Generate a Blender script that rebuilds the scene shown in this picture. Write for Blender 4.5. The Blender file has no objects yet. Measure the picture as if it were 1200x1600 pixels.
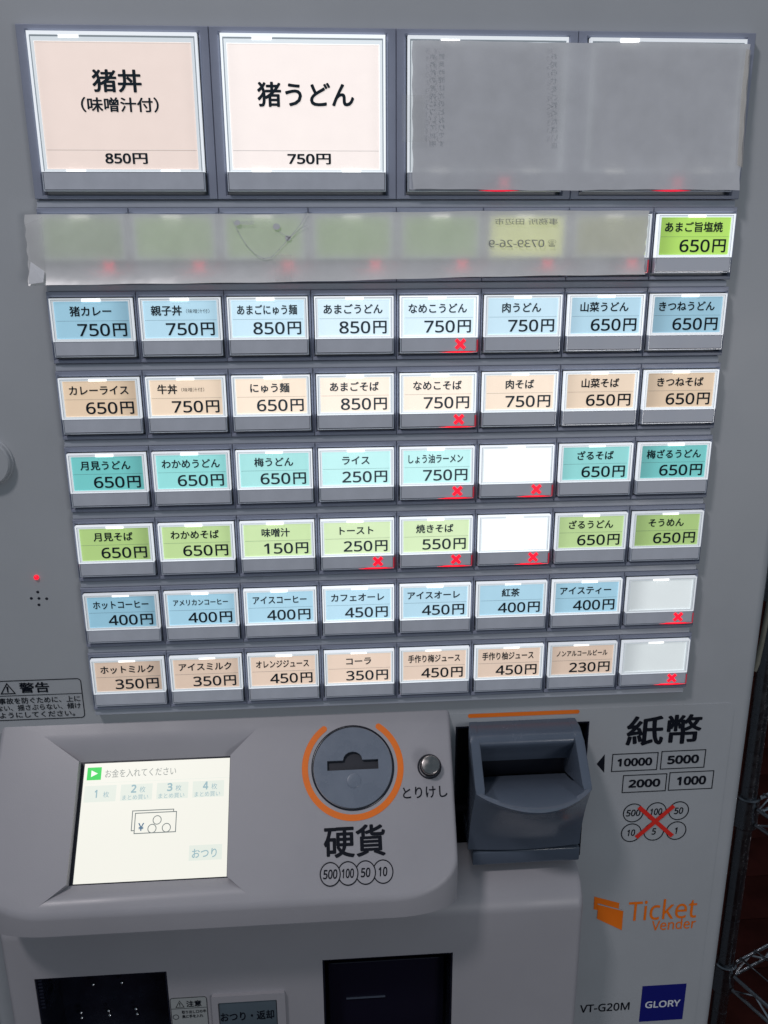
import bpy, bmesh, math, os, random
from mathutils import Matrix, Vector
random.seed(7)

# ------------------------------------------------------------------ camera
S = 0.056            # pitch of the small buttons, metres
Z0 = 1.30            # height of the origin (third button row) above the floor
scene = bpy.context.scene
col = scene.collection
RX = Vector((0.99762086, -0.06874674, -0.00514899))      # image right
RD = Vector((-0.02437295, -0.28185065, -0.95914867))     # image down
RF = Vector((0.0644871, 0.95699221, -0.28285564))        # view direction
CAM = Vector((-0.04692726, -0.56045583, 0.0377564))
FPX = 1307.6
cd = bpy.data.cameras.new('camera')
cam = bpy.data.objects.new('camera', cd)
col.objects.link(cam)
cd.sensor_fit = 'HORIZONTAL'
cd.sensor_width = 36.0
cd.lens = 36.0 * FPX / 1200.0
cd.clip_start = 0.02
cd.clip_end = 60
m = Matrix.Identity(4)
for i in range(3):
    m[i][0] = RX[i]; m[i][1] = -RD[i]; m[i][2] = -RF[i]
m.translation = CAM + Vector((0, 0, Z0))
cam.matrix_world = m
scene.camera = cam

# ------------------------------------------------------------------ world, room lamps and an added fill
w = bpy.data.worlds.new('World')
scene.world = w
w.use_nodes = True
bg = w.node_tree.nodes['Background']
bg.inputs[0].default_value = (0.66, 0.84, 1.0, 1)
bg.inputs[1].default_value = 0.20

def area(name, loc, target, size, power, color):
    l = bpy.data.lights.new(name, 'AREA')
    l.shape = 'RECTANGLE'; l.size, l.size_y = size
    l.energy = power; l.color = color
    o = bpy.data.objects.new(name, l)
    col.objects.link(o)
    o.location = Vector(loc) + Vector((0, 0, Z0))
    o.rotation_euler = (Vector(target) - Vector(loc)).to_track_quat('-Z', 'Y').to_euler()
    return o
area('ceiling_lamp', (-0.16, -0.26, 1.35), (0.05, -0.03, -0.40), (0.30, 0.30), 1.3, (1.0, 0.93, 0.96))
area('room_lamp', (-0.80, -0.94, 1.50), (0.10, 0.0, -0.40), (0.20, 0.20), 13.0, (1.0, 0.94, 0.96))
area('right_fill', (0.85, -1.75, -0.22), (0.22, 0.0, -0.45), (0.50, 0.50), 4.6, (1.0, 0.97, 0.98))  # added fill from the right front, brightens the lower right

vs = scene.view_settings
vs.view_transform = 'Standard'
vs.look = 'None'
vs.exposure = 0.0
vs.gamma = 1.0
vs.use_curve_mapping = False

# ------------------------------------------------------------------ pixel helpers (photo pixel -> point on a plane)
def ray(x, y):
    return RX * ((x - 600) / FPX) + RD * ((y - 800) / FPX) + RF
def hit(x, y, d=0.0):
    v = ray(x, y); s = (d - CAM.y) / v.y
    q = CAM + v * s
    return q.x, q.z

# ------------------------------------------------------------------ materials
def mat(name, base, rough=0.5, metal=0.0, bump=0.0, bscale=900.0, var=0.0, vscale=14.0, coat=0.0, spec=0.5):
    M = bpy.data.materials.new(name); M.use_nodes = True
    nt = M.node_tree; b = nt.nodes['Principled BSDF']
    b.inputs['Base Color'].default_value = (*base, 1)
    b.inputs['Roughness'].default_value = rough
    b.inputs['Metallic'].default_value = metal
    b.inputs['Coat Weight'].default_value = coat
    b.inputs['Specular IOR Level'].default_value = spec
    tc = nt.nodes.new('ShaderNodeTexCoord')
    if var > 0:
        n = nt.nodes.new('ShaderNodeTexNoise'); n.inputs['Scale'].default_value = vscale
        n.inputs['Detail'].default_value = 6; n.inputs['Roughness'].default_value = 0.62
        r = nt.nodes.new('ShaderNodeMapRange')
        r.inputs['From Min'].default_value = 0.3; r.inputs['From Max'].default_value = 0.7
        r.inputs['To Min'].default_value = 1 - var; r.inputs['To Max'].default_value = 1 + var
        mx = nt.nodes.new('ShaderNodeVectorMath'); mx.operation = 'SCALE'
        mx.inputs[0].default_value = base
        nt.links.new(tc.outputs['Object'], n.inputs['Vector'])
        nt.links.new(n.outputs['Fac'], r.inputs['Value'])
        nt.links.new(r.outputs['Result'], mx.inputs['Scale'])
        nt.links.new(mx.outputs['Vector'], b.inputs['Base Color'])
        r2 = nt.nodes.new('ShaderNodeMapRange')
        r2.inputs['From Min'].default_value = 0.3; r2.inputs['From Max'].default_value = 0.7
        r2.inputs['To Min'].default_value = max(0.02, rough - 0.1); r2.inputs['To Max'].default_value = rough + 0.1
        nt.links.new(n.outputs['Fac'], r2.inputs['Value'])
        nt.links.new(r2.outputs['Result'], b.inputs['Roughness'])
    if bump > 0:
        n2 = nt.nodes.new('ShaderNodeTexNoise'); n2.inputs['Scale'].default_value = bscale
        n2.inputs['Detail'].default_value = 3
        bp = nt.nodes.new('ShaderNodeBump'); bp.inputs['Strength'].default_value = bump
        bp.inputs['Distance'].default_value = 0.0005
        nt.links.new(tc.outputs['Object'], n2.inputs['Vector'])
        nt.links.new(n2.outputs['Fac'], bp.inputs['Height'])
        nt.links.new(bp.outputs['Normal'], b.inputs['Normal'])
    return M

def emis(name, color, strength, base=None, rough=0.4):
    M = mat(name, base or color, rough)
    b = M.node_tree.nodes['Principled BSDF']
    b.inputs['Emission Color'].default_value = (*color, 1)
    b.inputs['Emission Strength'].default_value = strength
    return M

PANEL = mat('panel_plastic', (0.43, 0.45, 0.475), 0.42, bump=0.12, bscale=1400, var=0.035, vscale=9)
CONSOLE = mat('console_plastic', (0.375, 0.367, 0.395), 0.40, bump=0.10, bscale=1400, var=0.03, vscale=11)
TILE = mat('bezel_plastic', (0.265, 0.29, 0.375), 0.38, bump=0.10, bscale=1500, var=0.05, vscale=30)
LEDGE = mat('ledge_plastic', (0.38, 0.41, 0.47), 0.36, bump=0.08, bscale=1500, var=0.05, vscale=25)
STRIP = mat('button_strip_plastic', (0.58, 0.61, 0.68), 0.42, var=0.06, vscale=60)
RIM = mat('clear_acrylic_edge', (0.55, 0.60, 0.68), 0.08, coat=0.8, spec=0.8)
DARKGAP = mat('dark_gap', (0.012, 0.014, 0.025), 0.45)
DARKPL = mat('dark_slot_plastic', (0.010, 0.012, 0.022), 0.22, var=0.3, vscale=40)
BILL = mat('bill_inlet_plastic', (0.098, 0.122, 0.165), 0.20, bump=0.05, bscale=1200, var=0.05, vscale=25)
INK = mat('black_ink', (0.005, 0.007, 0.014), 0.55, spec=0.15)
CARDINK = None
ORANGE = mat('orange_print', (0.92, 0.19, 0.004), 0.5, var=0.06)
REDPRINT = mat('red_print', (0.78, 0.025, 0.015), 0.5)
NAVY = mat('navy_print', (0.008, 0.012, 0.18), 0.35)
WHITEPRINT = mat('white_print', (0.75, 0.78, 0.85), 0.45)
CHROME = mat('chrome', (0.48, 0.48, 0.50), 0.16, metal=1.0, var=0.06, vscale=120)
BRUSHED = mat('brushed_steel', (0.34, 0.32, 0.31), 0.22, metal=1.0, var=0.05, vscale=200)
POSTM = mat('rack_post_chrome', (0.23, 0.24, 0.26), 0.26, metal=1.0, var=0.03, vscale=60)
CREAM = mat('cable_sheath', (0.26, 0.25, 0.20), 0.6, var=0.2, vscale=80)
PLANK = mat('dark_red_wood', (0.075, 0.018, 0.014), 0.8, var=0.35, vscale=12, spec=0.08)
FLOORM = mat('floor_dark_wood', (0.020, 0.005, 0.005), 0.6, var=0.2, vscale=6, spec=0.1)
LEDRED = emis('red_lamp', (1.0, 0.006, 0.03), 1.35, (0.3, 0.0, 0.0))
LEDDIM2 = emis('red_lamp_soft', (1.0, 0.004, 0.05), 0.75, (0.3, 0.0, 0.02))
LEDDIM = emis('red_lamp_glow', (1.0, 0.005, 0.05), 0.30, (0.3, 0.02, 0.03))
def edge_mat(name, color, base, k):
    M = emis(name, color, 1.0, base, 0.18); nt = M.node_tree
    a = nt.nodes.new('ShaderNodeAttribute'); a.attribute_type = 'OBJECT'; a.attribute_name = 'glow_level'
    r = nt.nodes.new('ShaderNodeMath'); r.operation = 'MULTIPLY'; r.inputs[1].default_value = k
    nt.links.new(a.outputs['Fac'], r.inputs[0]); nt.links.new(r.outputs[0], nt.nodes['Principled BSDF'].inputs['Emission Strength'])
    return M
GLOW = edge_mat('edge_light_acrylic', (0.90, 0.95, 1.0), (0.6, 0.62, 0.65), 0.88)
GLOW2 = edge_mat('edge_light_soft', (0.84, 0.92, 0.96), (0.5, 0.52, 0.55), 0.74)
GROOVE = edge_mat('edge_light_groove', (0.50, 0.58, 0.62), (0.22, 0.24, 0.27), 0.32)
CARDINK = edge_mat('card_ink', (0.045, 0.062, 0.078), (0.010, 0.020, 0.030), 1.0)  # ink glows faintly, glare over the lettering painted in
CARDINK.node_tree.nodes['Principled BSDF'].inputs['Roughness'].default_value = 0.75
CARDINK.node_tree.nodes['Principled BSDF'].inputs['Specular IOR Level'].default_value = 0.08
TAB = emis('lamp_tab_light', (1.0, 0.99, 0.96), 1.6, (0.8, 0.8, 0.8))
CARDLINE = mat('card_rule', (0.18, 0.24, 0.26), 0.6)
SCREENM = emis('screen_light', (1.0, 0.99, 0.90), 0.88, (0.05, 0.05, 0.05), 0.25)
SC_GREEN = emis('screen_green', (0.03, 0.72, 0.10), 0.9, (0.02, 0.02, 0.02), 0.25)
SC_WHITE = emis('screen_white', (1.0, 1.0, 0.95), 0.95, (0.02, 0.02, 0.02), 0.25)
SC_BOX = emis('screen_pale_blue', (0.90, 0.955, 0.87), 0.87, (0.02, 0.02, 0.02), 0.25)
SC_GREY = emis('screen_grey', (0.42, 0.46, 0.44), 0.62, (0.02, 0.02, 0.02), 0.25)
SC_LINE = emis('screen_line', (0.30, 0.36, 0.36), 0.5, (0.02, 0.02, 0.02), 0.25)
SC_BLUE = emis('screen_blue', (0.40, 0.60, 0.66), 0.80, (0.02, 0.02, 0.02), 0.25)
SC_DBLUE = emis('screen_deep_blue', (0.04, 0.16, 0.30), 0.8, (0.02, 0.02, 0.02), 0.25)

# backlit card: colour and level come from the object, viewing-angle dimming is painted in
CARD = bpy.data.materials.new('backlit_card'); CARD.use_nodes = True
nt = CARD.node_tree; b = nt.nodes['Principled BSDF']
oi = nt.nodes.new('ShaderNodeObjectInfo')
tc = nt.nodes.new('ShaderNodeTexCoord')
sx = nt.nodes.new('ShaderNodeSeparateXYZ')
at = nt.nodes.new('ShaderNodeAttribute'); at.attribute_type = 'OBJECT'; at.attribute_name = 'glow_centre'
lv = nt.nodes.new('ShaderNodeAttribute'); lv.attribute_type = 'OBJECT'; lv.attribute_name = 'glow_level'
nt.links.new(tc.outputs['Generated'], sx.inputs[0])
sub = nt.nodes.new('ShaderNodeMath'); sub.operation = 'SUBTRACT'
nt.links.new(sx.outputs['X'], sub.inputs[0]); nt.links.new(at.outputs['Fac'], sub.inputs[1])
ab = nt.nodes.new('ShaderNodeMath'); ab.operation = 'ABSOLUTE'; nt.links.new(sub.outputs[0], ab.inputs[0])
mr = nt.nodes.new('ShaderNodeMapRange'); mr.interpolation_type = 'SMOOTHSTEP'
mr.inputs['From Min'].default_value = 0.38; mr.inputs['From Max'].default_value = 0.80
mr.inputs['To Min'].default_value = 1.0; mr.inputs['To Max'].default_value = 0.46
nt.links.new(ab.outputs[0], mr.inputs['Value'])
ns = nt.nodes.new('ShaderNodeTexNoise'); ns.inputs['Scale'].default_value = 90; ns.inputs['Detail'].default_value = 4
nt.links.new(tc.outputs['Object'], ns.inputs['Vector'])
nr = nt.nodes.new('ShaderNodeMapRange'); nr.inputs['To Min'].default_value = 0.95; nr.inputs['To Max'].default_value = 1.05
nt.links.new(ns.outputs['Fac'], nr.inputs['Value'])
m1 = nt.nodes.new('ShaderNodeMath'); m1.operation = 'MULTIPLY'
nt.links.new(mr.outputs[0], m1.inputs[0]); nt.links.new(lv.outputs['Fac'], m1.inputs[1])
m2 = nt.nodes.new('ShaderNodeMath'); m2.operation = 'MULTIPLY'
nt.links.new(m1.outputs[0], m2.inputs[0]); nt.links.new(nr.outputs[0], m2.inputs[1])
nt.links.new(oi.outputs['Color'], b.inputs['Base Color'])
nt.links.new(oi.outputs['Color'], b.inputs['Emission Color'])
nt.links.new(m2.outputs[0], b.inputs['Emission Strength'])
b.inputs['Roughness'].default_value = 0.55
b.inputs['Coat Weight'].default_value = 0.10
b.inputs['Coat Roughness'].default_value = 0.22

# thin paper: scatters light both ways
def paper(name, colr, trans, tcol):
    M = bpy.data.materials.new(name); M.use_nodes = True
    nt = M.node_tree; out = nt.nodes['Material Output']; nt.nodes.remove(nt.nodes['Principled BSDF'])
    d = nt.nodes.new('ShaderNodeBsdfDiffuse'); t = nt.nodes.new('ShaderNodeBsdfTranslucent')
    g = nt.nodes.new('ShaderNodeBsdfGlossy'); g.inputs['Roughness'].default_value = 0.32
    t.inputs[0].default_value = (*tcol, 1)
    tc = nt.nodes.new('ShaderNodeTexCoord'); n = nt.nodes.new('ShaderNodeTexNoise')
    n.inputs['Scale'].default_value = 55; n.inputs['Detail'].default_value = 7
    rp = nt.nodes.new('ShaderNodeValToRGB')
    rp.color_ramp.elements[0].position = 0.3; rp.color_ramp.elements[1].position = 0.7
    rp.color_ramp.elements[0].color = (*[c * 0.92 for c in colr], 1)
    rp.color_ramp.elements[1].color = (*[c * 1.05 for c in colr], 1)
    nt.links.new(tc.outputs['Object'], n.inputs['Vector']); nt.links.new(n.outputs['Fac'], rp.inputs[0])
    nt.links.new(rp.outputs[0], d.inputs[0])
    mx = nt.nodes.new('ShaderNodeMixShader'); mx.inputs[0].default_value = trans
    nt.links.new(d.outputs[0], mx.inputs[1]); nt.links.new(t.outputs[0], mx.inputs[2])
    n3 = nt.nodes.new('ShaderNodeTexNoise'); n3.inputs['Scale'].default_value = 26; n3.inputs['Detail'].default_value = 3
    bp = nt.nodes.new('ShaderNodeBump'); bp.inputs['Strength'].default_value = 0.30; bp.inputs['Distance'].default_value = 0.004
    nt.links.new(tc.outputs['Object'], n3.inputs['Vector']); nt.links.new(n3.outputs['Fac'], bp.inputs['Height'])
    nt.links.new(bp.outputs['Normal'], d.inputs['Normal']); nt.links.new(bp.outputs['Normal'], g.inputs['Normal'])
    m2 = nt.nodes.new('ShaderNodeMixShader'); m2.inputs[0].default_value = 0.05
    nt.links.new(mx.outputs[0], m2.inputs[1]); nt.links.new(g.outputs[0], m2.inputs[2])
    nt.links.new(m2.outputs[0], out.inputs[0])
    return M
PAPER_A = paper('cover_paper', (0.77, 0.785, 0.83), 0.20, (0.6, 0.6, 0.56))
PAPER_B = paper('cover_paper_thin', (0.79, 0.79, 0.80), 0.29, (0.75, 0.75, 0.70))
GHOST = mat('show_through_ink', (0.66, 0.67, 0.70), 0.8)
GHOST2 = mat('show_through_ink_dark', (0.36, 0.37, 0.36), 0.8)
TAPE = bpy.data.materials.new('clear_tape'); TAPE.use_nodes = True
nt = TAPE.node_tree; nt.nodes.remove(nt.nodes['Principled BSDF'])
tr = nt.nodes.new('ShaderNodeBsdfTransparent'); gl = nt.nodes.new('ShaderNodeBsdfGlossy'); gl.inputs['Roughness'].default_value = 0.4
df = nt.nodes.new('ShaderNodeBsdfDiffuse'); df.inputs[0].default_value = (0.62, 0.62, 0.60, 1)
mx = nt.nodes.new('ShaderNodeMixShader'); mx.inputs[0].default_value = 0.09
nt.links.new(tr.outputs[0], mx.inputs[1]); nt.links.new(df.outputs[0], mx.inputs[2])
mx2 = nt.nodes.new('ShaderNodeMixShader'); mx2.inputs[0].default_value = 0.06
nt.links.new(mx.outputs[0], mx2.inputs[1]); nt.links.new(gl.outputs[0], mx2.inputs[2])
nt.links.new(mx2.outputs[0], nt.nodes['Material Output'].inputs[0])

# ------------------------------------------------------------------ mesh helpers
def link(name, me, mt=None, parent=None, loc=(0, 0, 0)):
    o = bpy.data.objects.new(name, me)
    col.objects.link(o)
    if mt is not None and me is not None and len(me.materials) == 0:
        me.materials.append(mt)
    if parent is not None:
        o.parent = parent
    o.location = loc
    return o

def fin(bm, name, smooth=None):
    bmesh.ops.recalc_face_normals(bm, faces=bm.faces)
    me = bpy.data.meshes.new(name)
    bm.to_mesh(me); bm.free()
    if smooth:
        for p in me.polygons:
            p.use_smooth = True
        me.set_sharp_from_angle(angle=math.radians(smooth))
    return me

def box_bm(bm, x0, x1, y0, y1, z0, z1, bev=0.0, seg=2):
    t = bmesh.new()
    vs = [t.verts.new((x, y, z)) for x in (x0, x1) for y in (y0, y1) for z in (z0, z1)]
    for f in ((0, 1, 3, 2), (4, 6, 7, 5), (0, 4, 5, 1), (2, 3, 7, 6), (0, 2, 6, 4), (1, 5, 7, 3)):
        t.faces.new([vs[i] for i in f])
    if bev:
        bmesh.ops.bevel(t, geom=list(t.edges), offset=bev, segments=seg, profile=0.5, affect='EDGES')
    bmesh.ops.recalc_face_normals(t, faces=t.faces)
    me = bpy.data.meshes.new('tmp'); t.to_mesh(me); t.free()
    bm.from_mesh(me); bpy.data.meshes.remove(me)

def box(name, x0, x1, y0, y1, z0, z1, bev=0.0, seg=2):
    bm = bmesh.new(); box_bm(bm, x0, x1, y0, y1, z0, z1, bev, seg)
    return fin(bm, name, 40 if bev else None)

def rings_bm(bm, rings, close_first=False, close_last=False):
    R = [[bm.verts.new(v) for v in r] for r in rings]
    n = len(R[0])
    for a, b2 in zip(R, R[1:]):
        for i in range(n):
            bm.faces.new((a[i], a[(i + 1) % n], b2[(i + 1) % n], b2[i]))
    if close_first: bm.faces.new(R[0])
    if close_last: bm.faces.new(R[-1])
    return R

def rect(hx, z0, z1, y):
    return [(-hx, y, z0), (hx, y, z0), (hx, y, z1), (-hx, y, z1)]

def rrect(x0, x1, z0, z1, r, n=5, corners='1111'):
    pts = []
    cs = [(x1 - r, z0 + r, -90), (x1 - r, z1 - r, 0), (x0 + r, z1 - r, 90), (x0 + r, z0 + r, 180)]
    sq = [(x1, z0), (x1, z1), (x0, z1), (x0, z0)]
    for k, (cx, cz, a0) in enumerate(cs):
        if corners[k] == '1' and r > 0:
            for i in range(n + 1):
                a = math.radians(a0 + 90 * i / n)
                pts.append((cx + r * math.cos(a), cz + r * math.sin(a)))
        else:
            pts.append(sq[k])
    return pts

def plate_bm(bm, outer, holes, place, back):
    """flat sheet with holes; outer/holes are 2-D loops, place(p) -> front point, back(p) -> back point."""
    t = bmesh.new(); edges = []; loops = []
    for lp in [outer] + holes:
        vs = [t.verts.new(place(p)) for p in lp]
        for i in range(len(vs)):
            edges.append(t.edges.new((vs[i], vs[(i + 1) % len(vs)])))
        loops.append((vs, lp))
    bmesh.ops.triangle_fill(t, use_beauty=True, edges=edges)
    for vs, lp in loops:
        bv = [t.verts.new(back(p)) for p in lp]
        for i in range(len(vs)):
            j = (i + 1) % len(vs)
            t.faces.new((vs[i], vs[j], bv[j], bv[i]))
    bmesh.ops.recalc_face_normals(t, faces=t.faces)
    me = bpy.data.meshes.new('tmp'); t.to_mesh(me); t.free()
    bm.from_mesh(me); bpy.data.meshes.remove(me)

def tube_bm(bm, pts, r, n=8, cap=True):
    pts = [Vector(p) for p in pts]; rings = []
    for i, p in enumerate(pts):
        d = (pts[min(i + 1, len(pts) - 1)] - pts[max(i - 1, 0)]).normalized()
        u = d.orthogonal().normalized() if i == 0 else (u - d * u.dot(d)).normalized()
        v = d.cross(u)
        rr = r[i] if isinstance(r, (list, tuple)) else r
        rings.append([p + (u * math.cos(2 * math.pi * k / n) + v * math.sin(2 * math.pi * k / n)) * rr for k in range(n)])
    rings_bm(bm, rings, cap, cap)

def lathe_bm(bm, prof, o, axis, n=40, cap_end=True):
    """profile of (radius, height along axis) turned round axis at o"""
    axis = Vector(axis).normalized(); u = axis.orthogonal().normalized(); v = axis.cross(u); o = Vector(o)
    rings = [[o + axis * h + (u * math.cos(2 * math.pi * k / n) + v * math.sin(2 * math.pi * k / n)) * r for k in range(n)] for r, h in prof]
    rings_bm(bm, rings, False, cap_end)

# ------------------------------------------------------------------ lettering
try:
    LATIN = bpy.data.fonts.load(os.path.join(bpy.utils.resource_path('LOCAL'), 'datafiles', 'fonts', 'NotoSansHebrew-Regular.woff2'))
except Exception:
    LATIN = None
_tc = {}
def text_mesh(s, bold=0.0, latin=False, shear=0.0):
    k = (s, bold, latin, shear)
    if k in _tc: return _tc[k]
    c = bpy.data.curves.new('lettering', 'FONT'); c.body = s; c.size = 1.0; c.resolution_u = 3; c.shear = shear
    if latin and LATIN: c.font = LATIN
    o = bpy.data.objects.new('lettering', c); col.objects.link(o)
    dg = bpy.context.evaluated_depsgraph_get(); dg.update()
    me0 = bpy.data.meshes.new_from_object(o.evaluated_get(dg))
    bpy.data.objects.remove(o); bpy.data.curves.remove(c)
    bm = bmesh.new()
    offs = [(0, 0)]
    if bold: offs += [(bold * math.cos(a), bold * math.sin(a)) for a in [i * math.pi / 3 for i in range(6)]]
    for i, (dx, dy) in enumerate(offs):
        n0 = len(bm.verts); bm.from_mesh(me0); bm.verts.ensure_lookup_table()
        for v in bm.verts[n0:]:
            v.co.x += dx; v.co.y += dy; v.co.z += 0.0006 * i
    me = bpy.data.meshes.new('lettering'); bm.to_mesh(me); bm.free()
    bpy.data.meshes.remove(me0)
    xs = [v.co.x for v in me.vertices] or [0, 1]; ys = [v.co.y for v in me.vertices] or [0, 1]
    _tc[k] = (me, min(xs), max(xs), min(ys), max(ys))
    return _tc[k]
_a = text_mesh('国国'); _b = text_mesh('国')
ADV = (_a[2] - _a[1]) - (_b[2] - _b[1])          # advance of one full-width glyph
GX0 = _b[1]; GMID = (_b[3] + _b[4]) / 2

class Frame:
    def __init__(s, o, up=(0, 0, 1), n=(0, -1, 0)):
        s.o = Vector(o); s.r = Vector((1, 0, 0)); s.up = Vector(up); s.n = Vector(n)
    def pt(s, u, v, off=0.0):
        return s.o + s.r * u + s.up * v + s.n * off
    def mat(s, u, v, sx, sy, off, rot=0.0):
        M = Matrix.Identity(4)
        c, q = math.cos(rot), math.sin(rot)
        a = (s.r * c + s.up * q) * sx; b = (s.up * c - s.r * q) * sy; n = s.n * 0.02
        p = s.pt(u, v, off)
        for i in range(3):
            M[i][0] = a[i]; M[i][1] = b[i]; M[i][2] = n[i]; M[i][3] = p[i]
        return M

def text_fit(name, s, fr, x0, x1, z0, z1, mt, parent, bold=0.0, latin=False, off=0.00015, shear=0.0, mirror=False):
    """stretch the lettering into the rectangle x0..x1, z0..z1 of a frame"""
    me, a, b2, c, d = text_mesh(s, bold, latin, shear)
    sx_ = (x1 - x0) / (b2 - a); sy_ = (z1 - z0) / (d - c)
    o = bpy.data.objects.new(name, me.copy()); col.objects.link(o)
    o.data.materials.clear(); o.data.materials.append(mt); o.parent = parent
    if mirror:
        o.matrix_basis = fr.mat(x1 + a * sx_, z0 - c * sy_, -sx_, sy_, off)
    else:
        o.matrix_basis = fr.mat(x0 - a * sx_, z0 - c * sy_, sx_, sy_, off)
    return o

def text_em(name, s, fr, cx, cz, gw, gh, mt, parent, bold=0.0, off=0.00015):
    """full-width glyph cells gw x gh, centred"""
    me, a, b2, c, d = text_mesh(s, bold)
    sx_ = gw / ADV; sy_ = gh / ADV
    o = bpy.data.objects.new(name, me.copy()); col.objects.link(o)
    o.data.materials.clear(); o.data.materials.append(mt); o.parent = parent
    o.matrix_basis = fr.mat(cx - (a + b2) / 2 * sx_, cz - GMID * sy_, sx_, sy_, off)
    return o

def flat(fr, loop, name, mt, parent, off=0.0002, thick=0.0002, holes=()):
    bm = bmesh.new()
    plate_bm(bm, loop, list(holes), lambda p: fr.pt(p[0], p[1], off), lambda p: fr.pt(p[0], p[1], off - thick))
    return link(name, fin(bm, name), mt, parent)

def ring_loop(cx, cz, rx, ry, n=48):
    return [(cx + rx * math.cos(2 * math.pi * k / n), cz + ry * math.sin(2 * math.pi * k / n)) for k in range(n)]

# ------------------------------------------------------------------ the setting
def tag(o, label=None, cat=None, group=None, kind=None):
    if label: o['label'] = label
    if cat: o['category'] = cat
    if group: o['group'] = group
    if kind: o['kind'] = kind
    return o
fl = link('floor', box('floor', -4, 4, -3, 2.2, -0.1, 0.0), FLOORM); tag(fl, kind='structure')
bw = link('back_wall', box('back_wall', -0.6, 3.6, 1.66, 1.8, 0.0, 2.7), PLANK); tag(bw, kind='structure')
pm = None
for i in range(20):
    if pm is None:
        pm = box('plank', -0.6, 3.6, -0.012, 0.0, -0.063, 0.063, 0.003)
    link('plank', pm, PLANK, bw, (0, 1.658, 0.07 + i * 0.132))

fm = None
for i in range(14):
    if fm is None:
        fm = box('floor_board', -0.6, 3.6, -0.062, 0.062, -0.006, 0.004, 0.002)
    link('floor_board', fm, PLANK, fl, (0, 0.02 + i * 0.1255, 0.006))
# ------------------------------------------------------------------ ticket machine
TM = bpy.data.objects.new('ticket_machine', None); col.objects.link(TM)
tag(TM, 'grey meal ticket vending machine with rows of backlit menu buttons, screen and coin slot', 'ticket machine')
TM.empty_display_size = 0.1
def part(name, me, mt, loc=(0, 0, Z0)):
    return link(name, me, mt, TM, loc)

YP = 0.010                                   # front panel plane
HX0, HX1, HZ0, HZ1 = 0.0463, 0.1519, -0.4298, -0.3056      # bill inlet opening
XL, XR = -0.335, 0.2835
ZT, ZB = 0.305, -Z0 + 0.03
# cabinet: front skin with the opening, rounded vertical edges, sides, back, top
bm = bmesh.new()
RB = 0.0075
plate_bm(bm, [(XL + RB, ZB), (XR - RB, ZB), (XR - RB, ZT), (XL + RB, ZT)], [[(HX0, HZ0), (HX1, HZ0), (HX1, HZ1), (HX0, HZ1)]],
         lambda p: (p[0], YP, p[1]), lambda p: (p[0], YP + (0.05 if HX0 - 1e-6 <= p[0] <= HX1 + 1e-6 and HZ0 - 1e-6 <= p[1] <= HZ1 + 1e-6 else 0.001), p[1]))
prof = []
for i in range(9):
    a = math.radians(90 * i / 8)
    prof.append((XR - RB + RB * math.sin(a), YP + RB - RB * math.cos(a)))
prof += [(XR, 0.46), (XL, 0.46)]
for i in range(9):
    a = math.radians(90 - 90 * i / 8)
    prof.append((XL + RB - RB * math.sin(a), YP + RB - RB * math.cos(a)))
lo = [bm.verts.new((x, y, ZB)) for x, y in prof]; hi = [bm.verts.new((x, y, ZT)) for x, y in prof]
for i in range(len(prof) - 1):
    bm.faces.new((lo[i], lo[i + 1], hi[i + 1], hi[i]))
bm.faces.new(hi); bm.faces.new(lo)
cab = part('cabinet', fin(bm, 'cabinet', 30), PANEL)
part('plinth', box('plinth', XL + 0.03, XR - 0.03, YP + 0.04, 0.43, -Z0 + 0.0105, ZB + 0.004), DARKGAP)
# lower fascia: a thin sheet whose seam shows beside the bill inlet
bm = bmesh.new()
plate_bm(bm, rrect(-0.300, 0.2682, -1.10, -0.2945, 0.006, 5, '0110'), [[(HX0, HZ0), (HX1, HZ0), (HX1, HZ1), (HX0, HZ1)]],
         lambda p: (p[0], YP - 0.0005, p[1]), lambda p: (p[0], YP + 0.0005, p[1]))
part('lower_fascia', fin(bm, 'lower_fascia'), PANEL)
FP = Frame((0, YP - 0.0006, Z0))             # print on the panel
FU = Frame((0, YP - 0.0001, Z0))

# --- button modules ---------------------------------------------------------
q = 0.9028 * S
BW, BH = 0.9224 * S, 0.6605 * S
GW, GH = 1.757 * S, 1.5737 * S
MARG = 0.0042
def bezel_mesh(name, px, w, h):
    hx = px / 2 - 0.00014; ox = w / 2 + 0.0005; oz = h / 2 + 0.0005; hz = h / 2 + MARG
    bm = bmesh.new()
    def rr(a, zb, zt, y): return [(-a, y, zb), (a, y, zb), (a, y, zt), (-a, y, zt)]
    rings_bm(bm, [rr(hx, -hz, hz, 0.0115), rr(hx, -hz, hz, 0.0035), rr(hx - 0.0004, -hz + 0.0004, hz - 0.0004, 0.0030),
                  rr(ox + 0.0013, -oz - 0.0018, oz + 0.0012, 0.0030), rr(ox + 0.0002, -oz - 0.0012, oz + 0.0002, 0.0046),
                  rr(ox, -oz - 0.0011, oz, 0.0112)], False, True)
    return fin(bm, name)
BEZ = bezel_mesh('button_bezel', S, BW, BH); BEZ.materials.append(TILE)
BEZ2 = bezel_mesh('button_bezel_wide', 2 * S, GW, GH); BEZ2.materials.append(TILE)

def ring_mesh(name, outer, inner, y0, y1, mt):
    """frame between two rectangles (x0,x1,z0,z1); front at y0, back at y1"""
    bm = bmesh.new()
    def r(b_, y): return [(b_[0], y, b_[2]), (b_[1], y, b_[2]), (b_[1], y, b_[3]), (b_[0], y, b_[3])]
    rings_bm(bm, [r(outer, y1), r(outer, y0), r(inner, y0), r(inner, y1)])
    me = fin(bm, name); me.materials.append(mt); return me

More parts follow.
